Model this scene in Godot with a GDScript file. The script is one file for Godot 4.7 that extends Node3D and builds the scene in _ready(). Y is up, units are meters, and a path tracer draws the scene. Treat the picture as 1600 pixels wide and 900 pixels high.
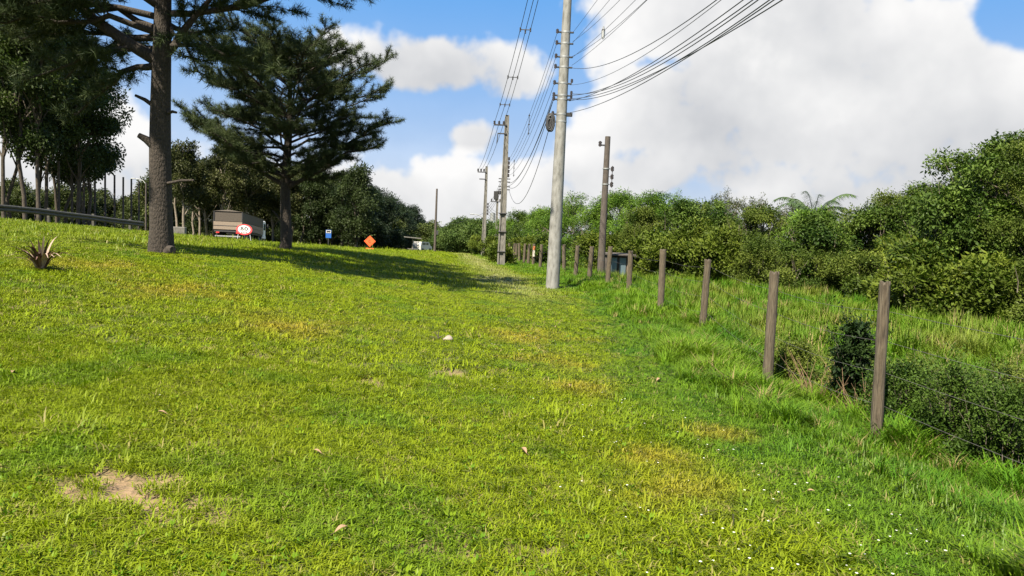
extends Node3D
# A grass verge beside a road, with pines, power poles, an old wire fence and scrub.

const FENCE := [[-10.0, 4.6], [3.2, 4.1], [7.0, 3.68], [9.3, 3.42], [14.5, 3.9], [17.2, 3.62], [24.0, 3.92], [27.0, 3.6], [33.5, 2.95], [38.0, 2.76], [43.0, 1.7], [55.0, 0.5], [67.0, -0.75], [110.0, -5.5], [300.0, -25.0]]
const RISE := [[0.0, 0.25], [6.0, 0.42], [12.0, 0.8], [18.0, 1.0], [36.0, 0.83], [46.0, 0.61], [55.0, 0.42], [68.0, 0.22], [80.0, 0.05], [120.0, 0.0]]

var M := {}
var names := {}
var rough_noise := FastNoiseLite.new()
var patch_noise := FastNoiseLite.new()
var fine_noise := FastNoiseLite.new()
var rng := RandomNumberGenerator.new()

# ---------------------------------------------------------------- mesh building
class MB:
	var v := PackedVector3Array()
	var n := PackedVector3Array()
	var u := PackedVector2Array()
	var c := PackedColorArray()
	var i := PackedInt32Array()
	var col := Color(1, 1, 1)

	func vert(p: Vector3, nn: Vector3, uv := Vector2.ZERO) -> int:
		v.append(p); n.append(nn); u.append(uv); c.append(col)
		return v.size() - 1

	func quad(a: Vector3, b: Vector3, cc: Vector3, d: Vector3) -> void:
		# corners run anticlockwise as seen from outside
		var nn := (b - a).cross(d - a).normalized()
		var k := vert(a, nn, Vector2(0, 0)); vert(b, nn, Vector2(1, 0)); vert(cc, nn, Vector2(1, 1)); vert(d, nn, Vector2(0, 1))
		i.append_array([k, k + 2, k + 1, k, k + 3, k + 2])

	func tri(a: Vector3, b: Vector3, cc: Vector3, nn := Vector3.ZERO) -> void:
		if nn == Vector3.ZERO:
			nn = (b - a).cross(cc - a).normalized()
		var k := vert(a, nn); vert(b, nn); vert(cc, nn)
		face(k, k + 1, k + 2)

	func face(a: int, b: int, cc: int) -> void:
		# a triangle wound so that its front agrees with its normal
		if (v[b] - v[a]).cross(v[cc] - v[a]).dot(n[a]) > 0.0: i.append_array([a, cc, b])
		else: i.append_array([a, b, cc])

	func box(t: Transform3D, s: Vector3, bevel := 0.0) -> void:
		# a box whose long edges may be chamfered
		var h := s / 2.0
		var b: float = minf(bevel, minf(h.x, minf(h.y, h.z)) * 0.6)
		var e := h - Vector3(b, b, b)
		for ax in 3:
			var a1 := (ax + 1) % 3
			var a2 := (ax + 2) % 3
			for sg in [-1.0, 1.0]:
				var q := []
				for cr in [[-1.0, -1.0], [1.0, -1.0], [1.0, 1.0], [-1.0, 1.0]]:
					var p := Vector3.ZERO
					p[ax] = h[ax] * sg
					p[a1] = e[a1] * cr[0] * sg
					p[a2] = e[a2] * cr[1]
					q.append(t * p)
				quad(q[0], q[1], q[2], q[3])
			if b > 0.0:
				for s1 in [-1.0, 1.0]:
					for s2 in [-1.0, 1.0]:
						var p0 := Vector3.ZERO; var p1 := Vector3.ZERO
						p0[a1] = h[a1] * s1; p0[a2] = e[a2] * s2; p0[ax] = -e[ax]
						p1[a1] = e[a1] * s1; p1[a2] = h[a2] * s2; p1[ax] = -e[ax]
						var p2 := p1; p2[ax] = e[ax]
						var p3 := p0; p3[ax] = e[ax]
						if s1 * s2 > 0: quad(t * p0, t * p1, t * p2, t * p3)
						else: quad(t * p3, t * p2, t * p1, t * p0)

	func tube(pts: Array, rad: Array, sides := 8, cap := true, lump := 0.0, seed_ := 0) -> void:
		var first := v.size()
		var count := pts.size()
		var ref := Vector3(0.31, 0.2, 0.93)
		var along := 0.0
		for k in count:
			var p: Vector3 = pts[k]
			var dir: Vector3 = (pts[mini(k + 1, count - 1)] - pts[maxi(k - 1, 0)])
			if dir.length() < 1e-6: dir = Vector3.UP
			dir = dir.normalized()
			if k > 0: along += (p - pts[k - 1]).length()
			var x := dir.cross(ref)
			if x.length() < 0.05: x = dir.cross(Vector3(1, 0, 0))
			x = x.normalized()
			var y := x.cross(dir)
			ref = dir.cross(x) * -1.0 if false else y
			for s in sides + 1:
				var a := TAU * s / sides
				var o := x * cos(a) + y * sin(a)
				var r: float = rad[k]
				if lump > 0.0:
					var ss := s % sides
					r *= 1.0 + lump * (sin(ss * 12.9898 + seed_ * 3.1) * 0.7 + sin(ss * 78.2 + k * 37.7 + seed_) * 0.5)
				vert(p + o * r, o, Vector2(float(s) / sides, along))
		for k in count - 1:
			for s in sides:
				var a := first + k * (sides + 1) + s
				var b := a + sides + 1
				i.append_array([a, a + 1, b, a + 1, b + 1, b])
		if cap:
			for e in [0, count - 1]:
				var dir: Vector3 = (pts[1] - pts[0]).normalized() * -1.0 if e == 0 else (pts[count - 1] - pts[count - 2]).normalized()
				var ctr := vert(pts[e], dir)
				var base := v.size()
				for s in sides + 1:
					vert(v[first + e * (sides + 1) + s], dir)
				for s in sides:
					if e == 0: i.append_array([ctr, base + s + 1, base + s])
					else: i.append_array([ctr, base + s, base + s + 1])

	func mesh(m: Material) -> ArrayMesh:
		var arr := []
		arr.resize(Mesh.ARRAY_MAX)
		arr[Mesh.ARRAY_VERTEX] = v; arr[Mesh.ARRAY_NORMAL] = n; arr[Mesh.ARRAY_TEX_UV] = u
		arr[Mesh.ARRAY_COLOR] = c; arr[Mesh.ARRAY_INDEX] = i
		var out := ArrayMesh.new()
		out.add_surface_from_arrays(Mesh.PRIMITIVE_TRIANGLES, arr)
		out.surface_set_material(0, m)
		return out

func part(called: String, mb: MB, m: Material, parent: Node) -> MeshInstance3D:
	var o := MeshInstance3D.new()
	o.name = called
	o.mesh = mb.mesh(m)
	parent.add_child(o, true)
	return o

func numbered(called: String) -> String:
	if not names.has(called):
		names[called] = 0
		return called
	names[called] += 1
	return "%s_%03d" % [called, names[called]]

func thing(called: String, label: String, category: String, at := Vector3.ZERO, turn := 0.0, group := "") -> Node3D:
	var o := Node3D.new()
	o.name = numbered(called)
	add_child(o)
	o.position = at
	o.rotation.y = turn
	tag(o, label, category, group)
	return o

func tag(o: Node, label: String, category: String, group := "", kind := "") -> void:
	if label: o.set_meta("label", label)
	if category: o.set_meta("category", category)
	if group: o.set_meta("group", group)
	if kind: o.set_meta("kind", kind)

func copies(called: String, mesh: Mesh, buf: PackedFloat32Array, parent: Node) -> MultiMeshInstance3D:
	var mm := MultiMesh.new()
	mm.transform_format = MultiMesh.TRANSFORM_3D
	mm.use_colors = true
	mm.mesh = mesh
	mm.instance_count = buf.size() / 16
	mm.buffer = buf
	var o := MultiMeshInstance3D.new()
	o.name = called
	o.multimesh = mm
	o.set_meta("kind", "stuff")
	parent.add_child(o, true)
	return o

func push(buf: PackedFloat32Array, b: Basis, p: Vector3, c: Color) -> void:
	buf.append_array([b.x.x, b.y.x, b.z.x, p.x, b.x.y, b.y.y, b.z.y, p.y, b.x.z, b.y.z, b.z.z, p.z, c.r, c.g, c.b, 1.0])

# ---------------------------------------------------------------- the lie of the land
func along(table: Array, x: float) -> float:
	if x <= table[0][0]: return table[0][1]
	for k in range(1, table.size()):
		if x <= table[k][0]:
			var a: Array = table[k - 1]
			var b: Array = table[k]
			return lerpf(a[1], b[1], (x - a[0]) / (b[0] - a[0]))
	return table[-1][1]

func fence_x(d: float) -> float:
	return along(FENCE, d)

func ground_y(x: float, z: float) -> float:
	var d := -z
	var dd := maxf(d, 0.0)
	var y := -0.00011 * dd * dd if dd < 150.0 else -2.475 - 0.004 * (dd - 150.0)
	var t := clampf((1.0 - x) / 12.0, 0.0, 1.0)
	var r := t * t * (3.0 - 2.0 * t)
	if x < -11.0: r += 0.06 * minf(-11.0 - x, 14.0)
	y += r * along(RISE, d)
	var q := x - fence_x(d)
	if q > 0.0:
		y -= lerpf(0.75, 0.28, smoothstep(12.0, 34.0, d)) * smoothstep(0.1, 1.7, q) * (1.0 - 0.4 * smoothstep(3.0, 8.0, q))
	y -= 0.16 * smoothstep(-1.3, 0.1, q) * (1.0 - smoothstep(10.0, 16.0, d))
	if absf(x) < 60.0 and d < 130.0:
		y += 0.035 * rough_noise.get_noise_2d(x, z)
	return y

func on_ground(x: float, d: float, sink := 0.0) -> Vector3:
	return Vector3(x, ground_y(x, -d) - sink, -d)

const BARE := [[-2.3, 4.35, 0.6], [-1.95, 4.1, 0.4], [-1.5, 7.9, 0.45], [-4.6, 8.2, 0.35], [-0.7, 8.6, 0.4], [-5.2, 6.6, 0.25], [-6.8, 9.8, 0.5], [-2.3, 5.3, 0.25]]
const DRY := [[0.6, 10.0, 0.8], [1.28, 4.95, 0.6], [1.1, 5.7, 0.5], [0.9, 8.3, 0.7], [0.3, 12.5, 1.2], [-6.0, 13.0, 1.6], [-3.5, 11.0, 1.4], [-8.5, 14.5, 1.5], [2.0, 6.6, 0.4]]

func bare_at(x: float, d: float) -> float:
	var b := 0.0
	for s in BARE:
		var r := Vector2((x - s[0]) / s[2], (d - s[1]) / s[2]).length()
		if r < 2.0: b = maxf(b, 1.2 - r + 1.5 * fine_noise.get_noise_2d(x * 5.0, d * 5.0))
	b = maxf(b, (fine_noise.get_noise_2d(x * 0.6 + 40.0, d * 0.6) - 0.42) * 3.0)
	return clampf(b, 0.0, 1.0)

func dry_at(x: float, d: float) -> float:
	var b := 0.0
	for s in DRY:
		var r := Vector2((x - s[0]) / s[2], (d - s[1]) / s[2]).length()
		b = maxf(b, 1.0 - r + 0.6 * fine_noise.get_noise_2d(x * 1.5 + 9.0, d * 1.5))
	return clampf(b, 0.0, 1.0)

func track_at(x: float, d: float) -> float:
	# the worn track that runs beside the pole line
	var cx := lerpf(1.2, -4.2, clampf((d - 14.0) / 50.0, 0.0, 1.4))
	var w := 1.5
	return clampf(1.0 - absf(x - cx) / w + 0.6 * patch_noise.get_noise_2d(x * 4.0, d * 2.0), 0.0, 1.0) * smoothstep(16.0, 28.0, d)

# ---------------------------------------------------------------- materials
func noise_texture(freq: float, cols: Array, seed_: int, size := 512, octaves := 5) -> NoiseTexture2D:
	var nz := FastNoiseLite.new()
	nz.seed = seed_
	nz.noise_type = FastNoiseLite.TYPE_SIMPLEX_SMOOTH
	nz.frequency = freq
	nz.fractal_octaves = octaves
	var t := NoiseTexture2D.new()
	t.width = size; t.height = size; t.seamless = true; t.noise = nz
	if cols.size():
		var g := Gradient.new()
		var offs := PackedFloat32Array(); var cc := PackedColorArray()
		for k in cols.size():
			offs.append(float(k) / (cols.size() - 1)); cc.append((cols[k] as Color).linear_to_srgb())
		g.offsets = offs; g.colors = cc
		t.color_ramp = g
	return t

func mat(c: Color, rough := 0.8, metal := 0.0) -> StandardMaterial3D:
	var m := StandardMaterial3D.new()
	m.albedo_color = c.linear_to_srgb()
	m.roughness = rough
	m.metallic = metal
	return m

func textured(cols: Array, scale: Vector3, seed_: int, freq := 0.02, rough := 0.85, relief := 0.0) -> StandardMaterial3D:
	var m := mat(Color(1, 1, 1), rough)
	m.albedo_texture = noise_texture(freq, cols, seed_)
	m.uv1_triplanar = true
	m.uv1_scale = scale
	if relief > 0.0:
		m.heightmap_enabled = true
		m.heightmap_texture = noise_texture(freq, [], seed_)
		m.heightmap_scale = relief
	return m

func leafy(backlight: Color, rough := 0.55) -> StandardMaterial3D:
	var m := mat(Color(1, 1, 1), rough)
	m.vertex_color_use_as_albedo = true
	m.backlight_enabled = true
	m.backlight = backlight
	m.cull_mode = BaseMaterial3D.CULL_DISABLED
	m.metallic_specular = 0.22
	return m

func make_materials() -> void:
	M.grass = leafy(Color(0.75, 0.8, 0.5), 0.45)
	M.grass.metallic_specular = 0.3
	M.leaf = leafy(Color(0.6, 0.7, 0.4), 0.45)
	M.needle = leafy(Color(0.2, 0.22, 0.15), 0.55)
	M.petal = leafy(Color(0.3, 0.3, 0.3), 0.7)
	M.pine_bark = textured([Color(0.014, 0.011, 0.009), Color(0.034, 0.027, 0.021), Color(0.07, 0.055, 0.043)], Vector3(2.2, 0.8, 2.2), 3, 0.02, 0.95, 3.0)
	M.gum_bark = textured([Color(0.07, 0.055, 0.04), Color(0.17, 0.14, 0.11), Color(0.3, 0.27, 0.22)], Vector3(0.9, 0.25, 0.9), 4, 0.02, 0.9)
	M.dark_bark = textured([Color(0.025, 0.02, 0.015), Color(0.06, 0.048, 0.036), Color(0.1, 0.085, 0.065)], Vector3(1.2, 0.4, 1.2), 5, 0.02, 0.95)
	M.scrub_bark = textured([Color(0.05, 0.042, 0.03), Color(0.12, 0.1, 0.075), Color(0.2, 0.175, 0.14)], Vector3(1.5, 0.5, 1.5), 20, 0.02, 0.9)
	M.concrete = textured([Color(0.08, 0.078, 0.07), Color(0.165, 0.165, 0.155), Color(0.215, 0.216, 0.206), Color(0.265, 0.267, 0.258)], Vector3(0.7, 0.22, 0.7), 6, 0.02, 0.9, 0.3)
	M.old_concrete = textured([Color(0.075, 0.07, 0.062), Color(0.13, 0.125, 0.11), Color(0.19, 0.182, 0.165)], Vector3(0.7, 0.2, 0.7), 7, 0.02, 0.92)
	M.post_wood = textured([Color(0.02, 0.015, 0.01), Color(0.062, 0.048, 0.032), Color(0.105, 0.085, 0.058), Color(0.17, 0.145, 0.1)], Vector3(6.0, 0.35, 6.0), 8, 0.02, 0.95, 1.0)
	M.dark_wood = textured([Color(0.03, 0.024, 0.02), Color(0.07, 0.058, 0.05), Color(0.12, 0.105, 0.09)], Vector3(4.0, 0.25, 4.0), 9, 0.02, 0.95, 0.6)
	M.cut_wood = textured([Color(0.1, 0.085, 0.07), Color(0.2, 0.17, 0.14)], Vector3(6, 6, 6), 10, 0.03, 0.95)
	M.galvanised = mat(Color(0.32, 0.33, 0.33), 0.55, 0.6)
	M.dark_metal = mat(Color(0.06, 0.06, 0.065), 0.55, 0.5)
	M.cable = mat(Color(0.035, 0.036, 0.04), 0.6)
	M.fence_wire = mat(Color(0.14, 0.13, 0.12), 0.6, 0.6)
	M.porcelain = mat(Color(0.035, 0.03, 0.03), 0.3)
	M.rail = textured([Color(0.03, 0.028, 0.022), Color(0.055, 0.052, 0.042), Color(0.085, 0.08, 0.065)], Vector3(0.5, 0.5, 0.5), 11, 0.02, 0.7)  # brownish rail steel, its tones darkened to stand in for shade
	M.asphalt = textured([Color(0.035, 0.035, 0.036), Color(0.055, 0.055, 0.055), Color(0.075, 0.074, 0.072)], Vector3(0.4, 0.4, 0.4), 12, 0.02, 0.9)
	M.soil = textured([Color(0.5, 0.5, 0.5), Color(0.72, 0.7, 0.68), Color(0.85, 0.85, 0.82), Color(1, 1, 1)], Vector3(0.9, 0.9, 0.9), 13, 0.02, 0.95, 2.0)
	M.soil.vertex_color_use_as_albedo = true
	M.soil.uv1_world_triplanar = true
	M.white_paint = mat(Color(0.75, 0.75, 0.73), 0.5)
	M.sign_white = textured([Color(0.35, 0.34, 0.31), Color(0.5, 0.49, 0.46), Color(0.6, 0.59, 0.56)], Vector3(1.5, 1.5, 1.5), 22, 0.03, 0.6)
	M.red_paint = mat(Color(0.55, 0.03, 0.03), 0.5)
	M.black_paint = mat(Color(0.02, 0.02, 0.02), 0.6)
	M.orange_paint = mat(Color(0.85, 0.13, 0.03), 0.55)
	M.orange_dark = mat(Color(0.42, 0.06, 0.02), 0.6)
	M.marker_orange = textured([Color(0.3, 0.09, 0.03), Color(0.5, 0.16, 0.05), Color(0.3, 0.2, 0.12)], Vector3(2, 2, 2), 18, 0.03, 0.8)
	M.marker_white = textured([Color(0.25, 0.2, 0.14), Color(0.45, 0.42, 0.36), Color(0.55, 0.53, 0.48)], Vector3(2, 2, 2), 19, 0.03, 0.8)
	M.blue_paint = mat(Color(0.015, 0.1, 0.38), 0.5)
	M.tarp = textured([Color(0.04, 0.032, 0.025), Color(0.065, 0.053, 0.042), Color(0.09, 0.075, 0.06)], Vector3(0.8, 0.8, 0.8), 14, 0.02, 0.8)
	M.plank = textured([Color(0.13, 0.1, 0.075), Color(0.21, 0.165, 0.125), Color(0.3, 0.25, 0.2)], Vector3(0.6, 3, 0.6), 16, 0.02, 0.85)
	M.rubber = mat(Color(0.012, 0.012, 0.012), 0.85)
	M.glass = mat(Color(0.05, 0.07, 0.08), 0.08)
	M.panel_blue = mat(Color(0.12, 0.17, 0.2), 0.35)
	M.stone = textured([Color(0.16, 0.13, 0.1), Color(0.36, 0.31, 0.25)], Vector3(5, 5, 5), 17, 0.03, 0.9)
	M.dry_leaf = mat(Color(0.24, 0.15, 0.085), 0.8)
	M.dry_stem = mat(Color(0.17, 0.11, 0.06), 0.9)
	M.flax = leafy(Color(0.2, 0.14, 0.12), 0.5)

# ---------------------------------------------------------------- sky
func make_sky() -> Image:
	var W := 3072
	var H := W / 2
	var n1 := FastNoiseLite.new()
	n1.seed = 21; n1.noise_type = FastNoiseLite.TYPE_SIMPLEX_SMOOTH; n1.frequency = 0.016; n1.fractal_octaves = 6; n1.fractal_gain = 0.55
	var n2 := FastNoiseLite.new()
	n2.seed = 45; n2.noise_type = FastNoiseLite.TYPE_SIMPLEX_SMOOTH; n2.frequency = 0.006; n2.fractal_octaves = 5
	var a1 := n1.get_seamless_image(W, H / 2).get_data()
	var a2 := n2.get_seamless_image(W, H / 2).get_data()
	# cloud bodies: azimuth, elevation, half-width, half-height, strength (degrees)
	var bodies := [
		[-6.5, 12.9, 9.6, 2.7, 1.25], [-1.5, 12.0, 4.0, 2.0, 0.9], [-10.5, 13.3, 5.0, 1.8, 1.0], [-3.4, 7.9, 2.6, 1.5, 0.9],
		[-14.0, 2.2, 15.0, 3.9, 1.2], [-1.0, 2.0, 14.0, 4.2, 1.2], [-34.0, 3.0, 12.0, 6.0, 1.1],
		[19.0, 13.0, 15.0, 6.0, 1.3], [13.5, 10.0, 10.0, 5.0, 1.2], [31.0, 8.0, 15.0, 7.0, 1.2], [17.0, 16.5, 12.0, 4.8, 1.35], [29.0, 12.5, 8.0, 5.0, 1.3], [10.0, 19.0, 6.0, 5.0, 1.1], [24.0, 8.5, 13.0, 4.0, 1.3], [17.0, 5.5, 8.0, 2.2, 0.75], [13.0, 8.2, 8.0, 2.8, 1.1], [8.0, 5.0, 9.0, 2.8, 1.1],
		[30.0, 3.0, 14.0, 4.5, 1.2], [36.0, 19.5, 7.0, 1.6, 0.9], [22.0, 2.0, 12.0, 3.0, 1.2], [44.0, 8.0, 8.0, 5.0, 1.2], [5.5, 8.0, 3.0, 1.0, 0.5]]
	var holes := [[19.7, 5.8, 1.8, 0.6, 0.12], [11.0, 13.6, 2.6, 0.8, 0.5], [4.5, 10.6, 2.6, 1.2, 0.6], [35.0, 15.2, 3.0, 1.8, 1.0], [24.0, 7.4, 2.0, 0.4, 0.3]]
	var r := RandomNumberGenerator.new()
	r.seed = 77
	for k in 60:
		var az := r.randf_range(46.0, 314.0)
		var el := r.randf_range(1.0, 34.0)
		bodies.append([az if az < 180.0 else az - 360.0, el, r.randf_range(7.0, 15.0), r.randf_range(2.5, 5.0), r.randf_range(0.9, 1.3)])
	for k in 16:
		bodies.append([r.randf_range(-180.0, 180.0), r.randf_range(27.0, 65.0), r.randf_range(9.0, 18.0), r.randf_range(4.0, 8.0), r.randf_range(0.9, 1.2)])
	var w := W / 8
	var h := H / 16
	var low := Image.create_empty(w, h, false, Image.FORMAT_RF)
	var shade := Image.create_empty(w, h, false, Image.FORMAT_RF)
	for y in h:
		var el := 90.0 * (1.0 - (y + 0.5) / h)
		for x in w:
			var az := 360.0 * (x + 0.5) / w
			if az > 180.0: az -= 360.0
			var best := -1.0
			var sh := 0.0
			var wt := 0.001
			for b in bodies:
				var dx: float = absf(az - b[0])
				if dx > 180.0: dx = 360.0 - dx
				dx /= b[2]
				if dx > 1.5: continue
				var dy: float = (el - b[1]) / b[3]
				if absf(dy) > 1.5: continue
				var q: float = b[4] * (1.0 - dx * dx - dy * dy * (1.0 if dy > 0.0 else 1.35))
				best = maxf(best, q)
				if q > -0.3:
					sh += (q + 0.3) * dy; wt += q + 0.3
			for b in holes:
				var dx2: float = (az - b[0]) / b[2]
				var dy2: float = (el - b[1]) / b[3]
				best -= 1.6 * b[4] * exp(-dx2 * dx2 - dy2 * dy2)
			low.set_pixel(x, y, Color(best, 0, 0))
			shade.set_pixel(x, y, Color(sh / wt, 0, 0))
	low.resize(W, H / 2, Image.INTERPOLATE_BILINEAR)
	shade.resize(W, H / 2, Image.INTERPOLATE_BILINEAR)
	var lo := low.get_data().to_float32_array()
	var sd := shade.get_data().to_float32_array()
	var out := PackedFloat32Array()
	out.resize(W * H * 3)
	for y in H / 2:
		var el := 90.0 * (1.0 - (y + 0.5) / (H / 2))
		var t := pow(clampf(el / 90.0, 0.0, 1.0), 0.45)
		var base := Color(0.5, 0.57, 0.64).lerp(Color(0.085, 0.265, 0.575), clampf(t * 2.2 - 0.1, 0.0, 1.0))
		if el > 40.0: base = base.lerp(Color(0.04, 0.14, 0.42), (el - 40.0) / 50.0)
		var haze := exp(-el / 4.6)
		var row := y * W
		for x in W:
			var k := row + x
			var f1 := a1[k] / 255.0 - 0.5
			var f2 := a2[k] / 255.0 - 0.5
			var dens := lo[k] + f1 * 1.7 + f2 * 0.5
			var al := smoothstep(-0.12, 0.55, dens)
			al = maxf(al, 0.85 * haze)
			var lit := clampf(0.62 + 0.42 * sd[k] + f1 * 1.0 + f2 * 1.0 - 0.3 * clampf(dens - 0.5, 0.0, 1.0), 0.0, 1.0)
			var cr := lerpf(0.4, 0.65, lit)
			var cg := lerpf(0.41, 0.645, lit)
			var cb := lerpf(0.43, 0.64, lit)
			out[k * 3] = lerpf(base.r, cr, al)
			out[k * 3 + 1] = lerpf(base.g, cg, al)
			out[k * 3 + 2] = lerpf(base.b, cb, al)
	for k in range(W * (H / 2), W * H):
		out[k * 3] = 0.1; out[k * 3 + 1] = 0.11; out[k * 3 + 2] = 0.04
	return Image.create_from_data(W, H, false, Image.FORMAT_RGBF, out.to_byte_array())

# ---------------------------------------------------------------- leaf meshes
func blade_tuft(count: int, spread: float, hmin: float, hmax: float, width: float, lean: float, seed_: int) -> ArrayMesh:
	var r := RandomNumberGenerator.new()
	r.seed = seed_
	var b := MB.new()
	for k in count:
		var a := r.randf() * TAU
		var base := Vector3(cos(a), 0, sin(a)) * spread * sqrt(r.randf())
		base.y = -0.01
		var hgt := r.randf_range(hmin, hmax)
		var da := r.randf() * TAU
		var dir := Vector3(cos(da), 0, sin(da))
		var side := Vector3(-dir.z, 0, dir.x) * width * r.randf_range(0.7, 1.2)
		var ln := lean * r.randf_range(0.2, 1.2)
		var p1 := base + Vector3.UP * hgt * 0.55 + dir * hgt * ln * 0.3
		var p2 := base + Vector3.UP * hgt * (1.0 - 0.35 * ln) + dir * hgt * ln
		b.col = Color(1, 1, 1) * r.randf_range(0.66, 1.0)
		var nn := (dir * 0.5 * -1.0 + Vector3.UP * 0.7).normalized()
		var i0 := b.vert(base - side, nn); b.vert(base + side, nn)
		b.vert(p1 - side * 0.8, nn); b.vert(p1 + side * 0.8, nn); b.vert(p2, nn)
		b.face(i0, i0 + 2, i0 + 1); b.face(i0 + 1, i0 + 2, i0 + 3); b.face(i0 + 2, i0 + 4, i0 + 3)
	return b.mesh(M.grass)

func leaf_cluster(count: int, radius: float, length: float, width: float, seed_: int, droop := 0.0) -> ArrayMesh:
	var r := RandomNumberGenerator.new()
	r.seed = seed_
	var b := MB.new()
	for k in count:
		var d := Vector3(r.randfn(), r.randfn(), r.randfn()).normalized()
		var p := d * radius * pow(r.randf(), 0.5)
		var dir := (d + Vector3(r.randfn(), r.randfn(), r.randfn()) * 0.6 + Vector3.DOWN * droop).normalized()
		var up := Vector3(r.randfn() * 0.5, 1.0, r.randfn() * 0.5).normalized()
		var side := dir.cross(up).normalized()
		var nn := side.cross(dir).normalized()
		if nn.y < 0.0: nn = -nn
		var l := length * r.randf_range(0.7, 1.2)
		var wd := width * r.randf_range(0.7, 1.2)
		b.col = Color(1, 1, 1) * r.randf_range(0.62, 1.0)
		var q0 := p; var q1 := p + dir * l * 0.45 + side * wd - nn * wd * 0.25; var q2 := p + dir * l; var q3 := p + dir * l * 0.45 - side * wd - nn * wd * 0.25
		b.tri(q0, q1, q2, (nn + side * 0.25).normalized())
		b.tri(q0, q2, q3, (nn - side * 0.25).normalized())
	return b.mesh(M.leaf)

func needle_tuft(count: int, length: float, width: float, seed_: int) -> ArrayMesh:
	# needles that radiate forward from the tip of a shoot (+Y)
	var r := RandomNumberGenerator.new()
	r.seed = seed_
	var b := MB.new()
	for k in count:
		var a := r.randf() * TAU
		var spread := r.randf_range(0.25, 1.35)
		var dir := Vector3(cos(a) * sin(spread), cos(spread), sin(a) * sin(spread))
		var p := Vector3.UP * r.randf_range(-0.14, 0.1)
		var l := length * r.randf_range(0.7, 1.15)
		var side := dir.cross(Vector3(r.randfn(), r.randfn(), r.randfn())).normalized() * width
		b.col = Color(1, 1, 1) * r.randf_range(0.62, 1.0)
		var nn := side.cross(dir).normalized()
		b.tri(p - side, p + side, p + dir * l + Vector3.DOWN * l * 0.12, (nn + dir * 0.3).normalized())
	return b.mesh(M.needle)

var NEEDLES: ArrayMesh
var LEAVES_NEAR: ArrayMesh
var LEAVES_SMALL: ArrayMesh
var LEAVES_BROAD: ArrayMesh
var LEAVES_FINE: ArrayMesh
var LEAVES_FAR: ArrayMesh
var LEAVES_LONG: ArrayMesh

# ---------------------------------------------------------------- trees
func bend(a: Vector3, b: Vector3, lift: float, r: RandomNumberGenerator, steps := 5, wob := 0.05) -> Array:
	var out := []
	var l := (b - a).length()
	for k in steps + 1:
		var t := float(k) / steps
		var p := a.lerp(b, t) + Vector3.UP * lift * l * sin(t * PI)
		if k > 0 and k < steps: p += Vector3(r.randfn(), r.randfn(), r.randfn()) * wob * l
		out.append(p)
	return out

func taper(r0: float, r1: float, steps: int) -> Array:
	var out := []
	for k in steps + 1: out.append(lerpf(r0, r1, float(k) / steps))
	return out

func facing(dir: Vector3, spin: float, s: float) -> Basis:
	var y := dir.normalized()
	var x := y.cross(Vector3(0.3, 0.9, 0.2) if absf(y.y) < 0.9 else Vector3(1, 0, 0)).normalized()
	var z := x.cross(y)
	return Basis(x, y, z).rotated(y, spin).scaled(Vector3(s, s, s))

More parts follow.
